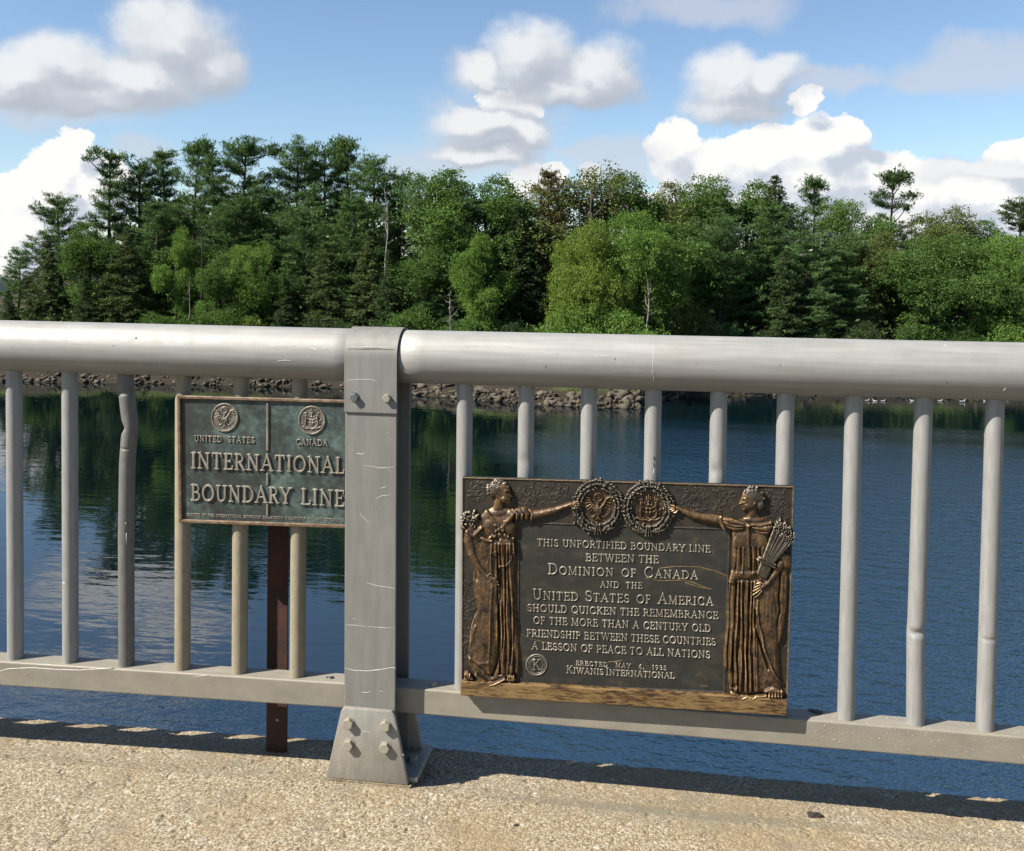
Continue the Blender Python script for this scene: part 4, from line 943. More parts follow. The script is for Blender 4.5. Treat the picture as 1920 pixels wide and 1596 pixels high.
# rusty angle iron that carries the boundary sign, behind the bars
rp = tag(empty('rusty_stake', (0, 0, 0)), 'rusty brown steel angle stake behind the bars under the boundary sign', 'stake'); rp.matrix_world = LM
q0 = on_plane(np.array(502.0), np.array(1150.0), 0.096, True); q1 = on_plane(np.array(541.0), np.array(1150.0), 0.096, True)
mb = MB(); mb.box(q0[0], q1[0], 0.090, 0.096, -0.255, 0.71, 0.001, 1); mb.box(q0[0], q0[0] + 0.006, 0.0961, 0.135, -0.255, 0.71, 0.001, 1); mb.build('angle_bar', M_RUST, rp)
mb = MB(); mb.box(q0[0] + 0.012, q0[0] + 0.040, -0.0195, 0.0895, 0.58, 0.60, 0.001, 1); mb.build('bracket', M_RUST, rp)
p = on_plane(np.array(520.0), np.array(1350.0), 0.090, True); mb = MB(); mb.tube([(p[0], 0.0905, p[2]), (p[0], 0.0885, p[2])], [0.0042, 0.0035], 12); mb.build('rivet_and_hole_light', M_STEEL, rp)  # bright disc put in for the light showing through a hole
p = on_plane(np.array(524.0), np.array(1006.0), 0.090, True); mb = MB(); mb.tube([(p[0], 0.0905, p[2]), (p[0], 0.0885, p[2])], [0.004, 0.0035], 12); mb.build('rivet_and_hole_light', M_RUST, rp)

# ------------------------------------------------------------------ serif capitals for the cast lettering, as strokes
def arc(cx, cy, rx, ry, a0, a1, n=14):
    return [(cx + rx * math.cos(math.radians(a0 + (a1 - a0) * i / n)), cy + ry * math.sin(math.radians(a0 + (a1 - a0) * i / n))) for i in range(n + 1)]
K_, N_ = 0.135, 0.085          # thick and thin stroke
def sf(x, y, l=0.13, r=0.13): return ([(x - l, y), (x + r, y)], 0.06)
b_, t_ = 0.03, 0.97
GLY = {
 'A': (0.86, [([(0.12, b_), (0.43, 0.99)], N_), ([(0.43, 0.99), (0.74, b_)], K_), ([(0.24, 0.36), (0.62, 0.36)], N_), sf(0.12, b_), sf(0.74, b_)]),
 'B': (0.70, [([(0.18, b_), (0.18, t_)], K_), ([(0.06, t_), (0.36, t_)] + arc(0.36, 0.75, 0.20, 0.22, 90, -90, 10) + [(0.18, 0.53)], N_), ([(0.36, 0.53)] + arc(0.36, 0.28, 0.26, 0.25, 90, -90, 12) + [(0.06, b_)], N_ * 1.2)]),
 'C': (0.82, [(arc(0.44, 0.5, 0.34, 0.47, 42, 318, 22), 0.11), ([(0.70, 0.68), (0.70, 0.92)], 0.06), ([(0.70, 0.08), (0.70, 0.26)], 0.05)]),
 'D': (0.84, [([(0.18, b_), (0.18, t_)], K_), ([(0.06, t_), (0.36, t_)] + arc(0.36, 0.5, 0.38, 0.47, 90, -90, 18) + [(0.06, b_)], 0.105)]),
 'E': (0.66, [([(0.18, b_), (0.18, t_)], K_), ([(0.06, t_), (0.58, t_), (0.58, 0.80)], N_ * 0.9), ([(0.18, 0.52), (0.46, 0.52)], N_), ([(0.46, 0.42), (0.46, 0.62)], 0.05), ([(0.06, b_), (0.60, b_), (0.62, 0.22)], N_)]),
 'F': (0.62, [([(0.18, b_), (0.18, t_)], K_), ([(0.06, t_), (0.56, t_), (0.57, 0.79)], N_ * 0.9), ([(0.18, 0.50), (0.44, 0.50)], N_), ([(0.44, 0.40), (0.44, 0.60)], 0.05), sf(0.18, b_)]),
 'G': (0.86, [(arc(0.44, 0.5, 0.34, 0.47, 42, 310, 22), 0.11), ([(0.70, 0.68), (0.70, 0.90)], 0.06), ([(0.72, 0.10), (0.72, 0.42)], 0.11), sf(0.72, 0.43)]),
 'H': (0.86, [([(0.18, b_), (0.18, t_)], K_), ([(0.68, b_), (0.68, t_)], K_), ([(0.18, 0.52), (0.68, 0.52)], N_), sf(0.18, b_), sf(0.18, t_), sf(0.68, b_), sf(0.68, t_)]),
 'I': (0.38, [([(0.19, b_), (0.19, t_)], K_), sf(0.19, b_), sf(0.19, t_)]),
 'K': (0.80, [([(0.18, b_), (0.18, t_)], K_), ([(0.20, 0.44), (0.62, t_)], N_), ([(0.32, 0.56), (0.68, b_)], K_), sf(0.18, b_), sf(0.18, t_), sf(0.62, t_), sf(0.68, b_)]),
 'L': (0.64, [([(0.18, b_), (0.18, t_)], K_), ([(0.06, b_), (0.58, b_), (0.60, 0.24)], N_), sf(0.18, t_)]),
 'M': (1.00, [([(0.16, b_), (0.18, t_)], N_), ([(0.20, t_), (0.50, 0.06)], K_), ([(0.50, 0.06), (0.80, t_)], N_), ([(0.82, t_), (0.84, b_)], K_), sf(0.16, b_), sf(0.84, b_), sf(0.14, t_, 0.08, 0.04), sf(0.86, t_, 0.04, 0.08)]),
 'N': (0.88, [([(0.18, b_), (0.18, t_)], N_), ([(0.18, t_), (0.70, 0.03)], K_), ([(0.70, 0.03), (0.70, t_)], N_), sf(0.18, b_), sf(0.14, t_, 0.09, 0.05), sf(0.70, t_)]),
 'O': (0.90, [(arc(0.45, 0.5, 0.36, 0.47, 0, 360, 30), 0.11)]),
 'P': (0.66, [([(0.18, b_), (0.18, t_)], K_), ([(0.06, t_), (0.34, t_)] + arc(0.34, 0.72, 0.24, 0.25, 90, -90, 12) + [(0.18, 0.47)], N_), sf(0.18, b_)]),
 'Q': (0.90, [(arc(0.45, 0.5, 0.36, 0.47, 0, 360, 30), 0.11), ([(0.46, 0.14), (0.62, -0.10), (0.84, -0.16)], 0.09)]),
 'R': (0.76, [([(0.18, b_), (0.18, t_)], K_), ([(0.06, t_), (0.34, t_)] + arc(0.34, 0.73, 0.23, 0.24, 90, -90, 12) + [(0.18, 0.49)], N_), ([(0.36, 0.49), (0.64, b_)], K_), sf(0.18, b_), sf(0.66, b_, 0.04, 0.10)]),
 'S': (0.62, [(arc(0.31, 0.73, 0.21, 0.235, 25, 270, 14)[:-1] + arc(0.31, 0.27, 0.23, 0.235, 90, -155, 14), 0.10), ([(0.50, 0.74), (0.50, 0.94)], 0.05), ([(0.08, 0.06), (0.08, 0.26)], 0.05)]),
 'T': (0.74, [([(0.37, b_), (0.37, t_)], K_), ([(0.07, 0.78), (0.08, t_), (0.66, t_), (0.67, 0.78)], N_ * 0.9), sf(0.37, b_)]),
 'U': (0.84, [([(0.18, t_), (0.18, 0.34)] + arc(0.42, 0.34, 0.24, 0.31, 180, 360, 14) + [(0.66, t_)], 0.105), sf(0.18, t_), sf(0.66, t_)]),
 'V': (0.82, [([(0.12, t_), (0.41, 0.02)], K_), ([(0.41, 0.02), (0.70, t_)], N_), sf(0.12, t_), sf(0.70, t_)]),
 'W': (1.14, [([(0.12, t_), (0.36, 0.02)], K_), ([(0.36, 0.02), (0.57, t_)], N_), ([(0.57, t_), (0.80, 0.02)], K_), ([(0.80, 0.02), (1.02, t_)], N_), sf(0.12, t_), sf(0.57, t_, 0.08, 0.08), sf(1.02, t_)]),
 'Y': (0.78, [([(0.10, t_), (0.39, 0.46)], K_), ([(0.39, 0.46), (0.68, t_)], N_), ([(0.39, 0.46), (0.39, b_)], K_), sf(0.10, t_), sf(0.68, t_), sf(0.39, b_)]),
 '1': (0.44, [([(0.10, 0.80), (0.24, t_), (0.24, b_)], 0.11), sf(0.24, b_)]),
 '3': (0.60, [(arc(0.28, 0.74, 0.20, 0.23, 150, -90, 14) + arc(0.28, 0.27, 0.24, 0.24, 90, -150, 14), 0.10)]),
 '5': (0.60, [([(0.50, t_), (0.16, t_), (0.13, 0.58)] + arc(0.27, 0.32, 0.24, 0.29, 110, -150, 14), 0.10)]),
 '6': (0.64, [(arc(0.32, 0.30, 0.23, 0.27, 0, 360, 22), 0.10), ([(0.10, 0.34), (0.14, 0.62), (0.30, 0.86), (0.46, t_)], 0.10)]),
 '9': (0.64, [(arc(0.32, 0.70, 0.23, 0.27, 0, 360, 22), 0.10), ([(0.54, 0.66), (0.50, 0.38), (0.34, 0.14), (0.18, b_)], 0.10)]),
 '.': (0.26, [([(0.12, 0.05), (0.13, 0.05)], 0.13)]), ',': (0.28, [([(0.14, 0.05), (0.08, -0.14)], 0.11)]), '-': (0.4, [([(0.08, 0.45), (0.32, 0.45)], 0.09)])}

class Relief:
    """height field over a rectangle of photo-enlargement coordinates, carried onto a plane"""
    def __init__(s, x0, y0, x1, y1, step):
        s.x0, s.y0, s.st = x0, y0, step; s.nx = int((x1 - x0) / step) + 1; s.ny = int((y1 - y0) / step) + 1
        s.X, s.Y = np.meshgrid(x0 + np.arange(s.nx) * step, y0 + np.arange(s.ny) * step); s.H = np.zeros_like(s.X)
    def win(s, xa, ya, xb, yb):
        i0 = max(0, int((xa - s.x0) / s.st)); i1 = min(s.nx, int((xb - s.x0) / s.st) + 2); j0 = max(0, int((ya - s.y0) / s.st)); j1 = min(s.ny, int((yb - s.y0) / s.st) + 2)
        return (slice(j0, max(j1, j0)), slice(i0, max(i1, i0)))
    def segd(s, w, p, q):
        X, Y = s.X[w], s.Y[w]; dx, dy = q[0] - p[0], q[1] - p[1]; L = dx * dx + dy * dy + 1e-9
        t = np.clip(((X - p[0]) * dx + (Y - p[1]) * dy) / L, 0, 1)
        return np.hypot(X - p[0] - t * dx, Y - p[1] - t * dy), t
    def tube(s, pts, r, h, base=0.0, mode='max'):
        """rounded limb through pts; r and h may be lists"""
        n = len(pts); r = r if hasattr(r, '__len__') else [r] * n; h = h if hasattr(h, '__len__') else [h] * n
        for i in range(n - 1):
            m = max(r[i], r[i + 1]) + 2; p, q = pts[i], pts[i + 1]
            w = s.win(min(p[0], q[0]) - m, min(p[1], q[1]) - m, max(p[0], q[0]) + m, max(p[1], q[1]) + m); d, t = s.segd(w, p, q)
            R = r[i] + (r[i + 1] - r[i]) * t; Hh = h[i] + (h[i + 1] - h[i]) * t; z = np.where(d < R, base + Hh * np.sqrt(np.clip(1 - (d / R) ** 2, 0, 1)), 0)
            s.H[w] = np.maximum(s.H[w], z) if mode == 'max' else s.H[w] + z
        return s
    def blob(s, cx, cy, rx, ry, h, ang=0.0, base=0.0, mode='max'):
        m = max(rx, ry) + 2; w = s.win(cx - m, cy - m, cx + m, cy + m); a = math.radians(ang); c, sn = math.cos(a), math.sin(a)
        dx, dy = s.X[w] - cx, s.Y[w] - cy; d = ((dx * c + dy * sn) / rx) ** 2 + ((dy * c - dx * sn) / ry) ** 2
        z = np.where(d < 1, base + h * np.sqrt(np.clip(1 - d, 0, 1)), 0); s.H[w] = np.maximum(s.H[w], z) if mode == 'max' else s.H[w] + z
        return s
    def inside(s, pts, w):
        X, Y = s.X[w], s.Y[w]; ins = np.zeros(X.shape, bool); n = len(pts)
        for i in range(n):
            (xa, ya), (xb, yb) = pts[i], pts[(i + 1) % n]
            if ya == yb: continue
            c = ((ya > Y) != (yb > Y)) & (X < (xb - xa) * (Y - ya) / (yb - ya) + xa); ins ^= c
        return ins
    def poly(s, pts, h, edge=20.0, base=0.0):
        """rounded slab inside a closed outline"""
        xs = [p[0] for p in pts]; ys = [p[1] for p in pts]; w = s.win(min(xs), min(ys), max(xs), max(ys)); ins = s.inside(pts, w); d = np.full(ins.shape, 1e9)
        for i in range(len(pts)): d = np.minimum(d, s.segd(w, pts[i], pts[(i + 1) % len(pts)])[0])
        q = np.clip(d / edge, 0, 1); z = np.where(ins, base + h * np.sqrt(1 - (1 - q) ** 2), 0); s.H[w] = np.maximum(s.H[w], z); return s
    def fold(s, pts, wd, a, only=None, edge=None):
        """ridge (a > 0) or groove (a < 0) along a curve, kept where there is relief already"""
        m = wd * 3
        P = np.array(pts, float); k = np.linspace(0, len(P) - 1, (len(P) - 1) * 4 + 1); P = np.stack([np.interp(k, np.arange(len(P)), P[:, i]) for i in (0, 1)], 1)
        ph = P[0, 0] * 1.7 + P[0, 1]; jit = 4.0 * min(1.0, np.hypot(*(P[-1] - P[0])) / 200); P[:, 0] += jit * np.sin(k * 2.1 + ph) + 0.5 * jit * np.sin(k * 5.3 + 2 * ph)
        w = s.win(P[:, 0].min() - m, P[:, 1].min() - m, P[:, 0].max() + m, P[:, 1].max() + m); d = np.full(s.X[w].shape, 1e9)
        for i in range(len(P) - 1): d = np.minimum(d, s.segd(w, P[i], P[i + 1])[0])
        z = a * np.exp(-(d / wd) ** 2) * (0.35 + 1.2 * vnoise(s.X[w] / 40 + ph, s.Y[w] / 70, 17)); k = np.clip(s.H[w] / 3.0, 0, 1); s.H[w] = np.maximum(s.H[w] + z * k, np.minimum(s.H[w], 0.4)); return s
    def ring(s, cx, cy, r, wd, h, base=0.0):
        m = r + wd + 2; w = s.win(cx - m, cy - m, cx + m, cy + m); d = np.abs(np.hypot(s.X[w] - cx, s.Y[w] - cy) - r)
        s.H[w] = np.maximum(s.H[w], np.where(d < wd, base + h * np.sqrt(np.clip(1 - (d / wd) ** 2, 0, 1)), 0)); return s
    def text(s, txt, p0, p1, cap, h=1.6, big=None, wt=1.0, spread=1.0):
        """line of capitals whose baseline runs from p0 to p1; big = factor of letters marked with a leading ^"""
        items = []; pen = 0.0; k = 0; up1 = False
        for ch in txt:
            if ch == '^': up1 = True; continue
            if ch == ' ': pen += 0.42 * spread; continue
            wdt, st = GLY[ch]; sc = big if (up1 and big) else 1.0; up1 = False
            items.append((pen, sc, st)); pen += wdt * sc + 0.06 * spread
        pen -= 0.06 * spread; ux, uy = (p1[0] - p0[0]) / pen, (p1[1] - p0[1]) / pen
        for off, sc, st in items:
            xa, xb = p0[0] + (off - 0.1) * ux, p0[0] + (off + 1.3 * sc) * ux; ya = min(p0[1], p1[1]) - cap * sc * 1.15; 
            yc = p0[1] + off * uy
            w = s.win(xa - 4, yc - cap * sc * 1.2, xb + 4, yc + cap * 0.35 + 1.3 * sc * uy); best = np.full(s.X[w].shape, 1e9)
            def Q(g): return (p0[0] + (off + g[0] * sc) * ux, p0[1] + (off + g[0] * sc) * uy - g[1] * cap * sc)
            for pts, wd in st:
                hw = wd * wt * (sc * 0.5 + 0.5) * min(cap, abs(ux) * 1.15) / 2
                for i in range(len(pts) - 1): best = np.minimum(best, s.segd(w, Q(pts[i]), Q(pts[i + 1]))[0] - hw)
            e = 1.0 * s.st
            s.H[w] = np.maximum(s.H[w], h * np.clip((e - best) / (2.0 * e), 0, 1))
        return s
    def blur(s, A, n):
        for _ in range(n):
            A = (np.roll(A, 1, 0) + np.roll(A, -1, 0) + 2 * A) / 4; A = (np.roll(A, 1, 1) + np.roll(A, -1, 1) + 2 * A) / 4
        return A
    def build(s, name, carry, mat, parent, thr=0.15, hscale=1.0, wear=None, mask=None, foot=-1.2, smooth=1, wgain=0.16, wbase=0.42, wn=8):
        H = s.blur(s.H, smooth) if smooth else s.H
        if wear is None: wear = wbase + (H - s.blur(H, wn)) * wgain
        M = (H > thr) if mask is None else mask
        c = M[:-1, :-1] | M[1:, :-1] | M[:-1, 1:] | M[1:, 1:]
        j, i = np.nonzero(c); idx = np.arange(s.nx * s.ny).reshape(s.ny, s.nx); F = np.stack([idx[j, i], idx[j + 1, i], idx[j + 1, i + 1], idx[j, i + 1]], 1)
        u, inv = np.unique(F, return_inverse=True); F = inv.reshape(-1, 4)
        hh = np.where(M, H, foot).ravel()[u]
        me = np_mesh(name, carry(s.X.ravel()[u], s.Y.ravel()[u], hh * hscale / 1000.0), F, True, {'wear': np.clip(wear.ravel()[u], 0, 1)})
        return obj(name, me, mat, parent)

def us_seal(r, cx, cy, k, h, stars=True):
    """spread eagle with shield, stars in a ring of cloud above, olive branch and arrows below"""
    P = lambda x, y: (cx + x * k, cy + y * k)
    for sg in (-1, 1):
        r.tube([P(sg * 0.14, 0.02), P(sg * 0.34, -0.20), P(sg * 0.50, -0.50), P(sg * 0.72, -0.62)], [0.09 * k, 0.10 * k, 0.08 * k, 0.05 * k], h)
        for q, (x1, y1) in enumerate([(0.78, -0.45), (0.74, -0.25), (0.66, -0.05), (0.56, 0.12), (0.44, 0.24), (0.30, 0.30)]):
            r.tube([P(sg * (0.46 - q * 0.055), -0.38 + q * 0.085), P(sg * x1, y1)], [0.055 * k, 0.035 * k], h * 0.75)
        r.tube([P(sg * 0.12, 0.36), P(sg * 0.24, 0.52), P(sg * 0.36, 0.56)], 0.05 * k, h * 0.8)
    r.blob(*P(0, 0.02), 0.17 * k, 0.22 * k, h); r.tube([P(0, -0.10), P(0.02, -0.26), P(-0.08, -0.27)], [0.08 * k, 0.075 * k, 0.03 * k], h)
    r.poly([P(-0.20, 0.02), P(0.20, 0.02), P(0.20, 0.28), P(0.10, 0.40), P(0, 0.45), P(-0.10, 0.40), P(-0.20, 0.28)], h * 0.45, 0.04 * k, h * 0.75)
    for x in (-0.12, -0.04, 0.04, 0.12): r.fold([P(x, 0.14), P(x, 0.38)], 0.018 * k, -h * 0.25)
    r.fold([P(-0.18, 0.12), P(0.18, 0.12)], 0.018 * k, -h * 0.25)
    for q in (-2, -1, 0, 1, 2): r.tube([P(0, 0.45), P(q * 0.07, 0.72)], 0.045 * k, h * 0.7)
    r.ring(*P(0, -0.58), 0.22 * k, 0.05 * k, h * 0.7)
    for a in range(6): r.blob(*P(0.10 * math.cos(a * 1.047), -0.58 + 0.10 * math.sin(a * 1.047)), 0.04 * k, 0.04 * k, h * 0.7)
    r.blob(*P(0, -0.58), 0.04 * k, 0.04 * k, h * 0.7)
    for q in range(6):
        t = q / 5; r.blob(*P(-0.40 - 0.30 * t, 0.50 - 0.55 * t), 0.07 * k, 0.035 * k, h * 0.6, 20); r.blob(*P(-0.34 - 0.32 * t, 0.58 - 0.50 * t), 0.07 * k, 0.035 * k, h * 0.6, -70)
    for q in (-1, 0, 1): r.tube([P(0.34, 0.58 + q * 0.03), P(0.68, 0.18 + q * 0.10)], 0.022 * k, h * 0.6)
def royal_arms(r, cx, cy, k, h):
    """quartered shield with a lion and a unicorn holding flags, helm and crown above, scroll below"""
    P = lambda x, y: (cx + x * k, cy + y * k)
    r.poly([P(-0.20, -0.12), P(0.20, -0.12), P(0.20, 0.20), P(0.12, 0.34), P(0, 0.42), P(-0.12, 0.34), P(-0.20, 0.20)], h * 0.75, 0.05 * k)
    r.fold([P(0, -0.1), P(0, 0.4)], 0.018 * k, -h * 0.3); r.fold([P(-0.2, 0.10), P(0.2, 0.10)], 0.018 * k, -h * 0.3)
    for x, y in ((-0.1, -0.02), (0.1, -0.02), (-0.1, 0.2), (0.09, 0.2)): r.blob(*P(x, y), 0.05 * k, 0.06 * k, h * 0.3, 0, h * 0.65)
    for sg in (-1, 1):
        r.tube([P(sg * 0.44, 0.40), P(sg * 0.48, 0.12), P(sg * 0.40, -0.14), P(sg * 0.44, -0.30)], [0.07 * k, 0.10 * k, 0.10 * k, 0.07 * k], h)
        r.blob(*P(sg * 0.43, -0.36), 0.10 * k, 0.09 * k, h); r.tube([P(sg * 0.42, -0.06), P(sg * 0.28, -0.16), P(sg * 0.22, -0.06)], 0.045 * k, h * 0.9)
        r.tube([P(sg * 0.44, 0.06), P(sg * 0.30, 0.10), P(sg * 0.24, 0.16)], 0.04 * k, h * 0.8); r.tube([P(sg * 0.46, 0.34), P(sg * 0.34, 0.50), P(sg * 0.26, 0.48)], 0.05 * k, h * 0.9)
        r.tube([P(sg * 0.54, 0.34), P(sg * 0.66, 0.22), P(sg * 0.60, 0.06), P(sg * 0.70, -0.02)], 0.035 * k, h * 0.7)
        r.tube([P(sg * 0.34, 0.0), P(sg * 0.34, -0.66)], 0.022 * k, h * 0.8); r.poly([P(sg * 0.36, -0.64), P(sg * 0.62, -0.58), P(sg * 0.60, -0.42), P(sg * 0.36, -0.44)], h * 0.6, 0.04 * k)
        r.tube([P(sg * 0.10, -0.22), P(sg * 0.24, -0.30), P(sg * 0.20, -0.40)], 0.05 * k, h * 0.7)
    r.blob(*P(0, -0.26), 0.10 * k, 0.12 * k, h); r.blob(*P(0, -0.46), 0.09 * k, 0.08 * k, h)
    r.tube([P(-0.13, -0.60), P(0.13, -0.60)], 0.04 * k, h); [r.blob(*P(x, -0.70), 0.04 * k, 0.06 * k, h) for x in (-0.11, 0, 0.11)]; r.blob(*P(0, -0.82), 0.04 * k, 0.05 * k, h)
    r.tube([P(-0.66, 0.50), P(-0.40, 0.62), P(-0.15, 0.60), P(0, 0.68), P(0.15, 0.60), P(0.40, 0.62), P(0.66, 0.50)], 0.075 * k, h * 0.8)
    for x, y in ((-0.25, 0.50), (0, 0.54), (0.25, 0.50)): r.blob(*P(x, y), 0.06 * k, 0.05 * k, h * 0.8)

# ------------------------------------------------------------------ boundary sign on the left panel
SGY = -0.0235                                          # face of its plate in the left panel's own frame
sign = tag(empty('boundary_sign', (0, 0, 0)), 'green bronze boundary sign in a brown frame on the left railing, reading INTERNATIONAL BOUNDARY LINE', 'sign'); sign.matrix_world = LM
def carry_s(qx, qy, h):
    P = on_plane(300 + np.asarray(qx, float) / 3.325, 580 + np.asarray(qy, float) / 3.325, SGY - 0.004, True); P = P.copy(); P[:, 1] = SGY - h; return P
def sq2(x, y): return on_plane(np.array(300 + x / 3.325), np.array(580 + y / 3.325), SGY - 0.004, True)
tl, bl = sq2(107, 537), sq2(118, 1330); mid = sq2(668, 950); top_r = sq2(1148, 566); bot_r = sq2(1148, 1366)
sl_t = (top_r[2] - tl[2]) / (top_r[0] - tl[0]); sl_b = (bot_r[2] - bl[2]) / (bot_r[0] - bl[0]); XR = 2 * mid[0] - (tl[0] + bl[0]) / 2
C4 = [(tl[0], tl[2]), (XR, tl[2] + sl_t * (XR - tl[0])), (XR, bl[2] + sl_b * (XR - bl[0])), (bl[0], bl[2])]
mb = MB(); mb.prism(C4, 'y', SGY, SGY + 0.004, 0.0); mb.build('sign_plate', M_PATINA, sign)
def lerp(a, b, t): return (a[0] + (b[0] - a[0]) * t, a[1] + (b[1] - a[1]) * t)
fwid = 0.0085
def inset(C, d):
    cx = sum(p[0] for p in C) / 4; cy = sum(p[1] for p in C) / 4
    return [(p[0] + (d if p[0] < cx else -d), p[1] + (d if p[1] < cy else -d)) for p in C]
O_, I_ = C4, inset(C4, fwid)
bm = bmesh.new()
prof = [(0.0, SGY + 0.003), (0.0, SGY - 0.0048), (0.0015, SGY - 0.0062), (fwid - 0.002, SGY - 0.0062), (fwid, SGY - 0.003), (fwid, SGY + 0.001)]
rings = []
for d, y in prof: rings.append([bm.verts.new((p[0], y, p[1])) for p in inset(C4, d)])
for a, b in zip(rings[:-1], rings[1:]):
    for k in range(4): bm.faces.new((a[k], a[(k + 1) % 4], b[(k + 1) % 4], b[k]))
bmesh.ops.subdivide_edges(bm, edges=[e for e in bm.edges if e.calc_length() > 0.1], cuts=24)
bmesh.ops.recalc_face_normals(bm, faces=bm.faces[:]); me = bpy.data.meshes.new('sign_frame'); bm.to_mesh(me); bm.free()
at = me.attributes.new('wear', 'FLOAT', 'POINT'); at.data.foreach_set('value', np.array([0.42 + 0.22 * random.Random(i).random() for i in range(len(me.vertices))], np.float32))
obj('sign_frame', me, M_SIGNFRAME, sign)
for txt, p0, p1, cap, hh, wt, sp in (('UNITED STATES', (211, 824), (588, 836), 36, 2.6, 1.25, 2.2), ('CANADA', (846, 847), (1044, 853), 36, 2.6, 1.25, 1.6), ('INTERNATIONAL', (190, 992), (1150, 1026), 100, 4.2, 1.10, 1.2),
        ('BOUNDARY', (190, 1193), (818, 1214), 100, 4.2, 1.10, 1.2), ('LINE', (876, 1218), (1152, 1232), 100, 4.2, 1.10, 1.2),
        ('ERECTED BY THE INTERNATIONAL BOUNDARY COMMISSION WASHINGTON D.C. AND OTTAWA CANADA', (162, 1291), (1206, 1329), 17, 1.2, 1.2, 1.8)):
    r = Relief(p0[0] - 10, p0[1] - cap * 1.2 - 4, p1[0] + 16, p1[1] + cap * 0.4 + 4, 1.0); r.text(txt, p0, p1, cap, hh, wt=wt, spread=sp)
    r.build('lettering', carry_s, M_SIGNLET, sign, thr=0.25, foot=-0.5, smooth=0, wbase=0.62, wgain=0.05)
for pa, pb, rr in (((668, 596), (667, 876), 8.5), ((667, 1030), (667, 1094), 7.5), ((667, 1222), (667, 1282), 7.5)):
    r = Relief(650, pa[1] - 12, 686, pb[1] + 12, 1.0); r.tube([pa, pb], rr, 5.0); r.H = np.minimum(r.H, 3.4); r.build('divider', carry_s, M_SIGNLET, sign, thr=0.25, foot=-0.5, smooth=1, wbase=0.5, wgain=0.08)
for nm, cx, cy, rr, f in (('eagle_seal', 400, 676, 84, us_seal), ('arms_seal', 944, 693, 84, royal_arms)):
    r = Relief(cx - 92, cy - 96, cx + 92, cy + 96, 1.0); d = np.hypot(r.X - cx, (r.Y - cy) / 1.06)
    r.H = np.where(d < rr, 1.4, 0); f(r, cx, cy, rr * 0.98, 4.4); r.H = np.where((d < rr) & (r.H < 1.4), 1.4, r.H); r.H = np.maximum(r.H, np.where(np.abs(d - rr + 4) < 5, 3.0, 0)); r.H[d > rr + 1.5] = 0
    dd = r.H > 0.2; r.H += np.where(dd, (fbm(r.X / 5, r.Y / 5, 3, 7) - 0.5) * 0.9, 0)
    r.build(nm, carry_s, M_SIGNLET, sign, thr=0.2, foot=-0.5, smooth=1, wbase=0.36, wgain=0.55, wn=6)

# ------------------------------------------------------------------ bronze memorial plaque on the right panel
PLY = -0.0440                                          # its cast ground; relief rises towards the viewer
plq = tag(empty('memorial_plaque', (0, 0, 0)), 'large bronze relief plaque with two robed figures and raised lettering hung on the right railing', 'plaque')
def carry_p(qx, qy, h):
    P = on_plane(840 + np.asarray(qx, float) / 2.82353, 870 + np.asarray(qy, float) / 2.82449, PLY - 0.004); P = P.copy(); P[:, 1] = PLY - h; return P
def pq(x, y): P = on_plane(np.array(840 + x / 2.82353), np.array(870 + y / 2.82449), PLY - 0.004); return (P[0], P[2])
QC = [(75, 72), (1833, 122), (1796, 1322), (70, 1218)]
mb = MB(); mb.prism([pq(*c) for c in QC], 'y', PLY + 0.0005, PLY + 0.0150, 0.001)
o = mb.build('backing', M_GROUND_BR, plq)
# cast ground: rim, faint plant ornament, recessed inscription panel
PAN = [(376, 315), (1490, 350), (1462, 1212), (372, 1168)]
def quad_in(r, Q, w=None): return r.inside(Q, (slice(None), slice(None)))
r = Relief(66, 68, 1838, 1330, 2.0)
ins = quad_in(r, QC); pan = quad_in(r, PAN)
dQ = np.full(r.X.shape, 1e9); full = (slice(None), slice(None))
for a, b in zip(QC[:3], QC[1:] + QC[:1]): dQ = np.minimum(dQ, r.segd(full, a, b)[0])
dQ = np.minimum(dQ, r.segd(full, QC[3], QC[0])[0])
dP = np.full(r.X.shape, 1e9)
for a, b in zip(PAN, PAN[1:] + PAN[:1]): dP = np.minimum(dP, r.segd(full, a, b)[0])
H = 1.0 + (fbm(r.X / 22, r.Y / 22, 4, 2) - 0.5) * 0.5
H = np.where(pan, 0.2 + 1.6 * np.clip(1 - dP / 5, 0, 1), H); H = np.maximum(H, np.where((~pan) & (dP < 9), 2.6 * (1 - (dP / 9) ** 2), 0))
H = np.maximum(H, 3.6 * np.clip(1.35 - dQ / 9.0, 0, 1)); r.H = H
RR = np.random.default_rng(9)
def sprigs(x0, y0, x1, y1, n):
    for _ in range(n):
        x, y = RR.uniform(x0, x1), RR.uniform(y0, y1); a = RR.uniform(0, 6.28); L = RR.uniform(25, 60); b = a + RR.normal(0, 0.6)
        m_ = (x + math.cos(a) * L * 0.5, y + math.sin(a) * L * 0.5); e = (m_[0] + math.cos(b) * L * 0.5, m_[1] + math.sin(b) * L * 0.5)
        r.tube([(x, y), m_, e], 3.2, 1.2, 0.9)
        for q in range(4): r.blob(x + (e[0] - x) * q / 3 + RR.normal(0, 7), y + (e[1] - y) * q / 3 + RR.normal(0, 7), RR.uniform(6, 11), RR.uniform(3, 5), 1.5, RR.uniform(0, 180), 0.8)
sprigs(95, 100, 200, 230, 14); sprigs(350, 110, 640, 230, 34); sprigs(1235, 140, 1520, 250, 32); sprigs(1690, 140, 1800, 290, 14); sprigs(85, 600, 120, 1050, 22); sprigs(1765, 620, 1785, 1100, 6)
r.H = np.where(dQ < 10, np.maximum(H, 0), r.H)
pw = np.where(pan, 0.25, 0.34) + (r.H - r.blur(r.H, 8)) * np.where(pan, 0.10, 0.30)
pm = ins & ~((pan) & (dP > 6))
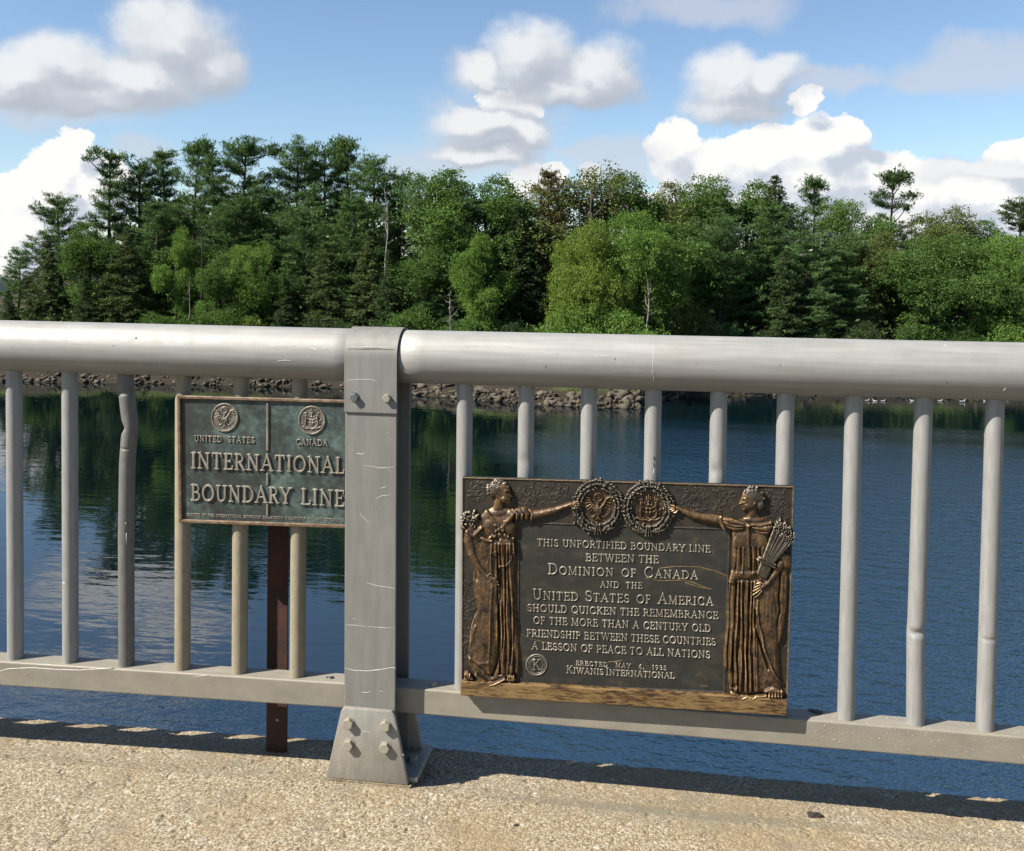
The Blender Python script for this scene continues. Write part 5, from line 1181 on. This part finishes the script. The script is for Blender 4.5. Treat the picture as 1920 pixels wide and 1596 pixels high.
r.build('ground', carry_p, M_GROUND_BR, plq, wear=pw + np.where(dQ < 10, 0.25, 0), mask=ins & (~pan | (dP < 6)), foot=-0.8, smooth=1)
M_SCRATCH = m_relief('brass_scratch', (0.10, 0.07, 0.03), (0.34, 0.22, 0.09), (0.55, 0.40, 0.20))
# inscription panel and the bright scratches across it
r2 = Relief(366, 305, 1500, 1220, 2.5); p2 = quad_in(r2, PAN); r2.H = 0.25 + (fbm(r2.X / 9, r2.Y / 9, 3, 3) - 0.5) * 0.12; w2 = 0.28 + (fbm(r2.X / 70, r2.Y / 40, 5, 6) - 0.5) * 0.9
r2.build('inscription_panel', carry_p, M_PANEL, plq, wear=w2, mask=p2, foot=0.0, smooth=0)
for pts, w_ in (([(1120, 556), (1200, 546), (1330, 548), (1420, 572), (1482, 598)], 3.2), ([(1050, 606), (1120, 622), (1250, 618), (1300, 632), (1390, 668)], 3.6), ([(1260, 632), (1330, 656), (1396, 666)], 3.2), ([(850, 1052), (880, 1052), (918, 1044)], 3.0), ([(385, 905), (430, 928), (520, 950)], 1.6), ([(1340, 1180), (1375, 1182)], 2.5)):
    xs_ = [p[0] for p in pts]; ys_ = [p[1] for p in pts]; sc = Relief(min(xs_) - 8, min(ys_) - 8, max(xs_) + 8, max(ys_) + 8, 1.0); sc.tube(pts, [w_ * (0.5 + 0.5 * RR.random()) for _ in pts], 0.8); sc.H *= 0.6 + 0.8 * vnoise(sc.X / 14, sc.Y / 5, 4)
    sc.build('scratch', carry_p, M_SCRATCH, plq, thr=0.12, foot=0.0, smooth=0, wear=np.full(sc.X.shape, 0.62))
for txt, p0, p1, cap, big, sp, wt in (
    ('THIS UNFORTIFIED BOUNDARY LINE', (471, 436), (1391, 472), 37, None, 1.0, 1.1), ('BETWEEN THE', (729, 517), (1117, 529), 40, None, 1.0, 1.1),
    ('^DOMINION OF ^CANADA', (528, 586), (1326, 614), 43, 1.32, 1.7, 1.1), ('AND THE', (806, 657), (1030, 664), 33, None, 2.0, 1.1),
    ('^UNITED ^STATES OF ^AMERICA', (447, 720), (1408, 754), 44, 1.28, 1.5, 1.1), ('SHOULD QUICKEN THE REMEMBRANCE', (419, 783), (1432, 825), 38, None, 1.0, 1.1),
    ('OF THE MORE THAN A CENTURY OLD', (451, 849), (1393, 893), 38, None, 1.1, 1.1), ('FRIENDSHIP BETWEEN THESE COUNTRIES', (416, 917), (1420, 965), 38, None, 0.9, 1.1),
    ('A LESSON OF PEACE TO ALL NATIONS', (443, 984), (1390, 1033), 38, None, 1.0, 1.1), ('ERECTED MAY 6, 1935', (677, 1069), (1158, 1096), 23, None, 3.2, 1.2), ('^KIWANIS ^INTERNATIONAL', (626, 1111), (1200, 1141), 31, 1.28, 0.6, 1.1)):
    r = Relief(p0[0] - 10, p0[1] - cap * 1.6 - 4, p1[0] + 18, p1[1] + cap * 0.5 + 4, 1.25); r.text(txt, p0, p1, cap, 2.2, big, wt, sp)
    r.build('lettering', carry_p, M_LETTER, plq, thr=0.25, foot=-0.3, smooth=0, wbase=0.55, wgain=0.04)
r = Relief(405, 1004, 532, 1130, 1.0); r.ring(468, 1067, 54, 3.6, 2.2); r.ring(468, 1067, 45, 1.6, 1.0); r.text('K', (446, 1094), (492, 1094), 56, 1.9, None, 0.85, 1.0)
r.tube(arc(468, 1067, 34, 34, 110, 250, 12), 2.0, 1.0); r.tube(arc(468, 1067, 34, 34, 300, 410, 12), 2.0, 1.0)
r.build('round_emblem', carry_p, M_LETTER, plq, thr=0.25, foot=-0.3, smooth=0, wbase=0.45, wgain=0.08)
# ledge along the bottom
mb = MB(); LQ = [pq(72, 1141), pq(1797, 1236), pq(1789, 1325), pq(69, 1218)]; mb.prism(LQ, 'y', PLY + 0.002, PLY - 0.0135, 0.0022); mb.build('ledge', M_LEDGE, plq)

# left figure: woman in a long robe, arm stretched to the first wreath
def wreath(cx, cy, R0, seed):
    q = Relief(cx - 165, cy - 170, cx + 165, cy + 175, 1.25); G = np.random.default_rng(seed); sy = 1.06
    q.H = np.where(np.abs(np.hypot(q.X - cx, (q.Y - cy) / sy) - R0) < 20, 5.0, 0)
    for k in range(58):
        a = math.radians(k * 360 / 58); dn = math.degrees(a) + (62 if math.cos(a) > 0 else 118)
        for rr, hh, L in ((R0 - 18, 8.5, 15), (R0 + 1, 11.5, 17), (R0 + 20, 8.0, 15)):
            b = a + (0.05 if rr > R0 else 0) + G.normal(0, 0.02)
            q.blob(cx + rr * math.cos(b), cy + rr * sy * math.sin(b), L, 8.0, hh * G.uniform(0.75, 1.15), dn + G.normal(0, 18))
            if G.uniform() < 0.4: q.blob(cx + (rr + G.normal(0, 8)) * math.cos(b), cy + (rr + G.normal(0, 8)) * sy * math.sin(b), 6.5, 6.5, hh * 1.2)
    for dx in (-16, 0, 16): q.tube([(cx + dx * 0.5, cy + (R0 - 24) * sy), (cx + dx, cy + (R0 + 22) * sy)], 6, 13)
    q.tube([(cx - 8, cy + (R0 + 8) * sy), (cx - 55, cy + (R0 + 2) * sy), (cx - 75, cy + (R0 - 6) * sy)], [7, 12, 5], 11); q.tube([(cx + 8, cy + (R0 + 8) * sy), (cx + 55, cy + (R0 + 2) * sy), (cx + 75, cy + (R0 - 6) * sy)], [7, 12, 5], 11)
    return q
for cx, cy, f, sd in ((795, 226, us_seal, 3), (1062, 236, royal_arms, 4)):
    q = wreath(cx, cy, 111, sd)
    w_ = q.build('wreath', carry_p, M_BRONZE_HI, plq, thr=0.3, foot=-0.5, smooth=0, wbase=0.36, wgain=0.14, wn=8)
    e = Relief(cx - 96, cy - 100, cx + 96, cy + 100, 1.0); d = np.hypot(e.X - cx, (e.Y - cy) / 1.06); e.H = np.where(d < 92, 1.8, 0); f(e, cx, cy + 4, 92, 7.5); e.H = np.where(d < 92, np.maximum(e.H, 1.8), 0)
    e.build('seal', carry_p, M_BRONZE, w_, thr=0.2, foot=-0.5, smooth=1, wbase=0.34, wgain=0.20, wn=7)
def shaped(n, g=1.0): return None
def figure_left():
    f = Relief(60, 85, 720, 1190, 1.5)
    # robe, cloak and body
    f.poly([(196, 250), (240, 228), (305, 232), (372, 262), (368, 330), (352, 390), (358, 470), (352, 600), (360, 760), (366, 900), (376, 1000), (380, 1105), (352, 1120), (300, 1140), (226, 1168), (186, 1140), (140, 1118), (104, 1050), (100, 990), (118, 930), (150, 855), (148, 780), (132, 660), (134, 560), (112, 480), (106, 400), (140, 330), (165, 280)], 9.0, 40)
    f.poly([(205, 255), (340, 270), (352, 330), (330, 380), (270, 400), (215, 385), (180, 330)], 7.0, 55, 6.0)           # chest
    f.blob(232, 330, 44, 52, 6, 20, 9); f.blob(318, 328, 38, 48, 5, -10, 9)
    f.poly([(160, 560), (215, 600), (262, 640), (276, 760), (272, 900), (266, 1020), (232, 1125), (190, 1118), (140, 1085), (108, 1030), (112, 960), (150, 880), (160, 800), (150, 700)], 9.0, 70, 5.5)   # leg under cloak
    f.blob(178, 900, 60, 150, 4, 6, 9)
    f.poly([(225, 395), (352, 385), (352, 470), (300, 480), (255, 470), (228, 460)], 4, 30, 8)                          # peplum
    for x0, x1, a in ((236, 222, 3.2), (252, 268, 3.0), (272, 284, 3.6), (292, 300, 3.0), (312, 322, 3.4), (332, 344, 3.0), (350, 366, 2.6)):
        f.fold([(x0, 420), (x0 + (x1 - x0) * 0.3, 640), (x1, 900), (x1 + 2, 1100)], 5.0, a)
    for x0, x1, a in ((262, 276, -5.0), (282, 292, -4.0), (302, 312, -4.5), (322, 334, -4.0), (342, 356, -3.5)):
        f.fold([(x0, 430), (x0 + (x1 - x0) * 0.4, 660), (x1, 900), (x1 - 8, 1110)], 5.0, a)
    f.fold([(270, 560), (276, 700), (275, 850), (268, 1010), (238, 1120)], 7.0, -8.0)
    f.fold([(230, 470), (262, 460), (270, 430), (282, 400)], 6, 3); f.fold([(280, 540), (310, 535), (335, 510), (348, 470)], 5, 3)
    f.fold([(232, 440), (240, 470), (258, 480)], 6, 3); f.fold([(120, 480), (150, 560), (140, 660)], 6, -3); f.fold([(150, 855), (130, 910), (108, 980)], 8, 3)
    f.fold([(106, 1000), (140, 1050), (200, 1095), (230, 1130)], 7, -3.5); f.fold([(150, 880), (190, 960), (180, 1060)], 14, 1.5); f.fold([(120, 1030), (170, 1050), (215, 1045)], 9, 2)
    f.fold([(110, 420), (128, 520), (150, 610)], 8, -3)
    # girlands round the neck and waist
    f.tube([(205, 250), (240, 290), (270, 325), (285, 345)], 8, 3, 13); f.tube([(350, 262), (322, 295), (300, 320), (288, 345)], 10, 4, 12); f.tube([(300, 302), (330, 290)], 6, 3, 13)
    for (x, y, rx) in ((255, 320, 11), (272, 342, 12), (258, 352, 10), (278, 368, 12), (250, 378, 12), (228, 384, 12), (232, 402, 10), (296, 348, 11), (306, 372, 12), (322, 380, 11), (288, 330, 9), (238, 372, 9)): f.blob(x, y, rx, rx * 0.75, 5, RR.uniform(0, 180), 12.5)
    f.tube([(182, 388), (200, 398), (225, 402)], 8, 3, 12)
    # neck and head in profile to the right
    f.tube([(262, 262), (268, 225), (272, 190)], [34, 27, 26], [9, 11, 11]); f.blob(265, 262, 48, 24, 9, 0, 3)
    f.poly([(244, 112), (280, 92), (312, 98), (328, 118), (332, 140), (334, 152), (342, 170), (333, 176), (334, 186), (328, 192), (330, 202), (318, 214), (296, 210), (272, 196), (248, 170)], 11, 26, 4)
    f.blob(320, 146, 8, 5, -3.5, 10, 0, 'add'); f.fold([(310, 137), (330, 136)], 4, 1.5); f.blob(300, 180, 15, 12, 2.0, 0, 0, 'add'); f.fold([(320, 190), (332, 189)], 2.2, -1.6); f.fold([(296, 210), (318, 205)], 5, -1.5)
    # right arm to the wreath, sleeve, hand with fingers
    f.tube([(335, 270), (400, 262), (440, 272)], [34, 34, 30], [12, 13, 12]); f.tube([(425, 275), (500, 262), (570, 244), (630, 220)], [24, 22, 18, 12], [12, 12, 11, 10])
    for x, q in ((350, 20), (378, 26), (402, 14), (430, 10)): f.fold([(x - q, 236), (x + 8, 262), (x - 2, 304)], 5.0, -4); f.fold([(x + 8 - q, 240), (x + 18, 266), (x + 10, 300)], 5, 2.5)
    f.tube([(625, 222), (652, 212), (668, 214)], [12, 13, 11], 11)
    for (x1, y1, x2, y2) in ((672, 200, 690, 196), (678, 207, 698, 206), (679, 214, 696, 217), (674, 221, 690, 227)): f.tube([(660, 213), (x1, y1), (x2, y2)], [6.5, 5.2, 3.8], [11, 12.5, 12])
    f.tube([(650, 218), (662, 229), (674, 232)], [6, 5, 4], [11, 12, 11.5])
    # left arm hanging, open hand
    f.tube([(130, 330), (112, 405), (128, 470), (160, 535), (198, 580)], [32, 30, 26, 20, 14], [13, 14, 14, 14, 13])
    f.tube([(194, 575), (216, 596), (232, 606)], [14, 17, 14], [13, 15, 15])
    for (a, b, c) in (((228, 592), (246, 598), (258, 606)), ((230, 600), (252, 610), (268, 620)), ((228, 608), (250, 622), (272, 636)), ((222, 614), (240, 630), (258, 642))): f.tube([a, b, c], [6.5, 5.5, 4], [14, 15, 14])
    f.tube([(212, 590), (224, 578), (238, 584)], [6, 5, 4], [14, 15.5, 15])
    f.tube([(108, 352), (140, 372), (178, 335)], [12, 13, 12], 6, 12); f.fold([(105, 340), (140, 362), (180, 325)], 4, -3)          # cuff
    # feet and trailing hem
    f.tube([(100, 1108), (112, 1122), (128, 1132)], [16, 15, 10], 15); [f.tube([(94 + k * 8, 1108), (92 + k * 10, 1130)], 4, 3.5, 12) for k in range(4)]
    f.tube([(330, 1120), (345, 1128), (352, 1134)], [12, 13, 9], 13); [f.tube([(322 + k * 9, 1118), (318 + k * 10, 1138)], 4, 3, 12) for k in range(4)]
    f.tube([(150, 1110), (200, 1150), (222, 1168), (252, 1160), (300, 1135)], [10, 12, 11, 12, 9], 15)
    cl = np.clip((f.Y - 400) / 60, 0, 1) * np.clip((f.H - 5) / 3, 0, 1) * (f.H < 13.4)
    f.H += cl * (vnoise(f.X / 8 + fbm(f.X / 60, f.Y / 90, 2, 3) * 4, f.Y / 130, 31) - 0.5) * 1.5 + np.where(f.H > 2, (fbm(f.X / 12, f.Y / 18, 4, 12) - 0.5) * 1.3, 0)
    o = f.build('relief_figure', carry_p, M_BRONZE, plq, thr=0.5, foot=0.2, smooth=1, wbase=0.36, wgain=0.13, wn=12)
    o['label'] = 'robed bronze woman at the left, one arm stretched to the wreath'
    h = Relief(195, 75, 345, 210, 1.25); G = np.random.default_rng(2)
    h.blob(262, 128, 54, 46, 12, -20, 4)
    for k in range(46):
        a = G.uniform(0, 6.28); q = math.sqrt(G.uniform(0, 1)); x, y = 258 + 54 * q * math.cos(a), 124 + 42 * q * math.sin(a)
        if x > 292 and y > 122: continue
        h.blob(x, y, G.uniform(9, 15), G.uniform(5, 7), G.uniform(3, 5), G.uniform(-70, 30), 12.5 - 4 * q)
    h.H[(h.X > 298) & (h.Y > 118)] = 0
    h.build('hair', carry_p, M_BRONZE_HI, o, thr=1.0, foot=0.5, smooth=1, wbase=0.44, wgain=0.13, wn=7)
    b = Relief(60, 225, 200, 370, 1.25); G = np.random.default_rng(6)
    b.poly([(78, 262), (110, 246), (150, 262), (172, 290), (160, 330), (110, 352), (78, 330)], 9, 20)
    for k in range(44):
        x, y = G.uniform(74, 158), G.uniform(244, 336); b.blob(x, y, G.uniform(8, 13), G.uniform(5, 8), G.uniform(4, 8), G.uniform(0, 180), 9)
    b.build('flower_bunch', carry_p, M_BRONZE_HI, o, thr=0.8, foot=0.3, smooth=1, wbase=0.44, wgain=0.13, wn=7)
figure_left()
def figure_right():
    f = Relief(1170, 110, 1815, 1265, 1.5)
    f.poly([(1480, 300), (1530, 292), (1600, 290), (1690, 296), (1720, 330), (1700, 430), (1690, 560), (1760, 560), (1800, 520), (1800, 700), (1780, 900), (1752, 960), (1758, 1100), (1768, 1200), (1700, 1212), (1640, 1215), (1590, 1222), (1520, 1212), (1490, 1195), (1480, 1110), (1456, 1075), (1462, 960), (1478, 800), (1488, 640), (1500, 560), (1506, 430), (1500, 350)], 9.0, 40)
    f.poly([(1505, 350), (1690, 340), (1690, 450), (1640, 560), (1610, 590), (1570, 600), (1520, 585), (1508, 480)], 7, 60, 6)
    f.blob(1548, 410, 40, 46, 4, 0, 10); f.blob(1650, 410, 40, 46, 4, 0, 10)
    f.poly([(1650, 640), (1730, 680), (1752, 820), (1740, 980), (1752, 1150), (1690, 1170), (1640, 1000), (1622, 800)], 7, 60, 6)      # striding leg
    f.poly([(1500, 560), (1560, 560), (1640, 560), (1618, 592), (1580, 606), (1545, 596), (1525, 606), (1500, 640), (1486, 620)], 5, 22, 10)
    for x0, x1, a in ((1512, 1492, 3.2), (1532, 1524, 3.6), (1556, 1548, 3.2), (1580, 1576, 3.6), (1602, 1600, 3.2), (1622, 1618, 3.4), (1640, 1630, 2.5)):
        f.fold([(x0, 620), (x0 + (x1 - x0) * 0.4, 820), (x1, 1020), (x1, 1200)], 5.0, a)
    for x0, x1, a in ((1502, 1476, -4.5), (1522, 1510, -5.0), (1544, 1536, -4.5), (1568, 1562, -5.0), (1592, 1588, -4.5), (1612, 1610, -4.5)):
        f.fold([(x0, 630), (x0 + (x1 - x0) * 0.4, 820), (x1, 1020), (x1, 1205)], 5.0, a)
    f.fold([(1630, 760), (1640, 840), (1672, 960), (1712, 1080), (1756, 1160)], 6, 4.5); f.fold([(1622, 770), (1630, 860), (1655, 960), (1690, 1080)], 6, -5); f.fold([(1632, 720), (1622, 850), (1616, 1000)], 5, 3.5)
    f.fold([(1762, 560), (1748, 700), (1756, 790), (1742, 860)], 5, -6); f.fold([(1788, 600), (1782, 800), (1752, 940)], 6, 3)
    for x0, x1 in ((1530, 1520), (1552, 1548), (1604, 1606), (1630, 1636), (1655, 1650)): f.fold([(x0, 440), (x1, 560)], 5, -3.2); f.fold([(x0 + 9, 440), (x1 + 10, 570)], 4.5, 2.4)
    f.tube([(1586, 322), (1588, 420), (1592, 540)], [9, 8, 7], 4, 12); f.blob(1586, 322, 13, 12, 7, 0, 13)
    f.poly([(1440, 282), (1500, 285), (1560, 305), (1586, 322), (1560, 342), (1510, 350), (1470, 330)], 6, 18, 10); f.poly([(1590, 318), (1640, 308), (1710, 300), (1716, 330), (1690, 372), (1640, 362), (1600, 340)], 6, 18, 10)
    for a_ in ([(1450, 290), (1500, 310), (1575, 322)], [(1470, 322), (1520, 334), (1570, 330)], [(1600, 326), (1650, 330), (1705, 318)], [(1605, 336), (1650, 352), (1690, 352)]): f.fold(a_, 4.5, -4)
    f.fold([(1592, 318), (1640, 304), (1712, 290)], 6, 3)
    # neck and head in profile to the left
    f.tube([(1618, 292), (1612, 262), (1610, 225)], [38, 28, 27], [9, 11, 11]); f.blob(1620, 296, 60, 20, 9, 4, 3)
    f.poly([(1560, 150), (1610, 140), (1650, 170), (1648, 210), (1620, 236), (1590, 246), (1566, 248), (1554, 242), (1556, 230), (1549, 226), (1552, 217), (1538, 210), (1545, 194), (1552, 178)], 11, 26, 4)
    f.blob(1562, 190, 8, 5, -3.5, -10, 0, 'add'); f.fold([(1550, 180), (1572, 178)], 4, 1.6); f.blob(1582, 216, 15, 12, 2, 0, 0, 'add'); f.fold([(1550, 224), (1562, 224)], 2.2, -1.6); f.blob(1622, 208, 8, 12, 2.0, 15, 0, 'add')
    # left arm stretched to the second wreath
    f.tube([(1500, 318), (1430, 296), (1350, 284), (1280, 268), (1232, 242)], [34, 26, 22, 18, 12], [13, 13, 12, 11, 10]); f.tube([(1442, 280), (1446, 310), (1462, 338)], [9, 11, 9], 4, 12)
    f.tube([(1236, 244), (1212, 232), (1200, 232)], [12, 13, 11], 11)
    for (x1, y1, x2, y2) in ((1196, 218, 1180, 214), (1190, 226, 1172, 225), (1190, 234, 1174, 238), (1195, 242, 1182, 248)): f.tube([(1206, 232), (x1, y1), (x2, y2)], [6.5, 5.2, 3.8], [11, 12.5, 12])
    f.tube([(1218, 240), (1206, 252), (1194, 256)], [6, 5, 4], [11, 12, 11.5])
    # right arm under the sheaf, hand with fingers
    f.tube([(1770, 490), (1786, 500), (1790, 530)], [26, 30, 26], 13); f.tube([(1762, 520), (1732, 575), (1700, 618), (1688, 632)], [26, 23, 17, 14], [14, 14, 14, 14])
    f.tube([(1692, 626), (1668, 640), (1655, 650)], [15, 19, 16], [14, 16, 15])
    for (a, b, c) in (((1652, 632), (1632, 640), (1618, 650)), ((1650, 644), (1628, 658), (1614, 668)), ((1652, 656), (1630, 674), (1612, 688)), ((1658, 664), (1640, 686), (1624, 700))): f.tube([a, b, c], [7.5, 6.2, 4.6], [16, 17, 15])
    f.tube([(1672, 632), (1650, 620), (1630, 628)], [7, 6, 4.5], [16, 17.5, 16])
    # feet, hem
    f.tube([(1680, 1196), (1720, 1188), (1760, 1204)], [12, 20, 14], 16); [f.tube([(1702 + k * 15, 1194), (1698 + k * 16, 1222)], 6, 4, 13) for k in range(5)]
    f.tube([(1500, 1205), (1530, 1220), (1552, 1240), (1580, 1226), (1610, 1240), (1628, 1226), (1680, 1222)], [8, 10, 10, 8, 9, 8, 8], 15)
    f.blob(1515, 1173, 17, 15, -9, 0, 0, 'add'); f.H = np.where((f.H < 0.6) & (np.hypot(f.X - 1515, f.Y - 1173) < 19), 0.7, f.H)
    cl = np.clip((f.Y - 600) / 60, 0, 1) * np.clip((f.H - 5) / 3, 0, 1) * (f.H < 13.4)
    f.H += cl * (vnoise(f.X / 8 + fbm(f.X / 60, f.Y / 90, 2, 4) * 4, f.Y / 130, 33) - 0.5) * 1.5 + np.where(f.H > 2, (fbm(f.X / 12, f.Y / 18, 4, 22) - 0.5) * 1.3, 0)
    o = f.build('relief_figure', carry_p, M_BRONZE, plq, thr=0.5, foot=0.2, smooth=1, wbase=0.36, wgain=0.13, wn=12)
    o['label'] = 'robed bronze woman at the right, holding a sheaf of wheat'
    h = Relief(1530, 105, 1690, 260, 1.25); G = np.random.default_rng(8)
    h.blob(1618, 168, 58, 48, 12, 15, 4); h.blob(1650, 215, 26, 28, 10, 0, 4)
    for k in range(64):
        a = G.uniform(0, 6.28); q = math.sqrt(G.uniform(0, 1)); x, y = 1614 + 60 * q * math.cos(a), 164 + 44 * q * math.sin(a)
        if x < 1588 and y > 160: continue
        h.blob(x, y, G.uniform(7, 12), G.uniform(5, 7), G.uniform(3, 5), G.uniform(0, 180), 12.5 - 4 * q)
    h.H[(h.X < 1580) & (h.Y > 162)] = 0; h.H[(h.X < 1612) & (h.Y > 196)] = 0
    h.build('hair', carry_p, M_BRONZE_HI, o, thr=1.0, foot=0.5, smooth=1, wbase=0.42, wgain=0.13, wn=7)
    b = Relief(1600, 280, 1830, 640, 1.25); G = np.random.default_rng(7)
    for k in range(26):
        t = (k + 0.5) / 26 - 0.5; c = (1688 + t * 54, 512 + t * 26); e = (1764 + t * 84, 378 + t * 84); d0 = (1658 + t * 44, 586 + t * 26)
        b.tube([d0, c, e], [5.0, 4.5, 4.5], [15, 17, 16 + G.uniform(-1.5, 1.5)])
        for q in range(7):
            s_ = q / 6.0; x = e[0] + (8 + 4 * s_) * s_ * 2.6 + G.normal(0, 4); y = e[1] - 50 * s_ + abs(t) * 30 * s_ + G.normal(0, 4); b.blob(x, y, 10, 5, 16 + G.uniform(-2, 3), -60 + G.normal(0, 22))
    b.tube([(1640, 500), (1690, 520), (1725, 540)], 10, 20); b.tube([(1648, 488), (1694, 508), (1730, 526)], 8, 19.5); b.tube([(1652, 512), (1690, 528)], 5, 20.5)
    b.build('wheat_sheaf', carry_p, M_BRONZE_HI, o, thr=0.8, foot=2.0, smooth=1, wbase=0.40, wgain=0.13, wn=7)
figure_right()

# ------------------------------------------------------------------ small things: birds on the river, a clod on the pavement, a scrap on the rail
def bird(px, py, face, L, lab):
    d = ray(px, py); k = (WZ - CAM[2]) / d[2]; p = CAM + d * k
    root = tag(empty('bird', (p[0], p[1], WZ), (0, 0, face)), lab, 'bird', 'white birds floating on the river')
    mb = MB(); P = [(-0.62, 0, 0.20), (-0.48, 0, 0.16), (-0.25, 0, 0.12), (0.0, 0, 0.10), (0.22, 0, 0.13), (0.34, 0, 0.24), (0.37, 0, 0.36), (0.41, 0, 0.43), (0.49, 0, 0.42), (0.56, 0, 0.40)]; Rr_ = [0.01, 0.07, 0.14, 0.17, 0.14, 0.08, 0.06, 0.075, 0.05, 0.012]
    mb.tube([(x * L, y, z * L) for x, y, z in P], [q * L for q in Rr_], 10); o = mb.build('body', M_BIRD, root, 60)
    mb = MB()
    for sgn in (-1, 1): mb.tube([(-0.50 * L, sgn * 0.05 * L, 0.24 * L), (-0.15 * L, sgn * 0.13 * L, 0.20 * L), (0.14 * L, sgn * 0.12 * L, 0.16 * L)], [0.02 * L, 0.06 * L, 0.03 * L], 8)
    mb.build('folded_wings', M_WING, root, 60)
M_BIRD = m_plain('white_feathers', (0.80, 0.79, 0.77), 0.7); M_WING = m_plain('pale_grey_feathers', (0.62, 0.62, 0.63), 0.7)
for px, py, fc, L, lab in ((1626, 752.5, 0.4, 0.34, 'leftmost white bird on the river, right of the third baluster from the right'), (1640, 753, 2.8, 0.30, 'middle white bird of the close trio right of the third baluster from the right'), (1656, 753.2, 0.2, 0.32, 'rightmost white bird of the close trio right of the third baluster from the right'),
                           (1710, 752.5, 3.0, 0.32, 'white bird touching the left side of the second baluster from the right'), (1763, 752.6, 0.0, 0.30, 'small white bird just right of the second baluster from the right'), (1805, 754.5, 0.3, 0.44, 'largest white bird, midway between the two rightmost balusters'), (1847, 753, 2.9, 0.26, 'white bird touching the left side of the rightmost baluster')):
    bird(px, py, fc, L, lab)
def clod(name, px, py, s, mat, label, cat, seed, z=-0.150, flat=0.6):
    d = ray(px, py)
    for _ in range(8):
        k = (z - CAM[2]) / d[2]; p = CAM + d * k
        if z < 0: z = float(ground_z(p[1])) + 0.001
    bm = bmesh.new(); bmesh.ops.create_icosphere(bm, subdivisions=3, radius=1); G = np.random.default_rng(seed); ks = G.normal(0, 1, (7, 3))
    for v in bm.verts:
        c = np.array(v.co); q = 1 + sum(0.10 * math.sin(4 * (c @ a) + i) for i, a in enumerate(ks)); v.co = Vector(c * q * np.array([1.25, 0.9, flat]) * s)
    me = bpy.data.meshes.new(name); bm.to_mesh(me); bm.free(); o = obj(name, me, mat, None, (p[0], p[1], z + s * flat * 0.40)); tag(o, label, cat)
M_CLOD = m_plain('dark_clod_soil', (0.045, 0.032, 0.024), 0.9)
clod('dirt_clod', 1528, 1531, 0.0125, M_CLOD, 'small dark brown clod of dirt on the pavement below the plaque', 'dirt clod', 1)
clod('pebble', 968, 1548, 0.0045, M_CLOD, 'tiny dark pebble on the pavement below the K emblem of the plaque', 'pebble', 2)
clod('leaf_scrap', 1530, 1335, 0.012, m_plain('dry_leaf_scrap', (0.10, 0.085, 0.085), 0.8), 'crumpled dark scrap on the bottom rail beside the plaque', 'scrap', 3, ZT, 0.22)
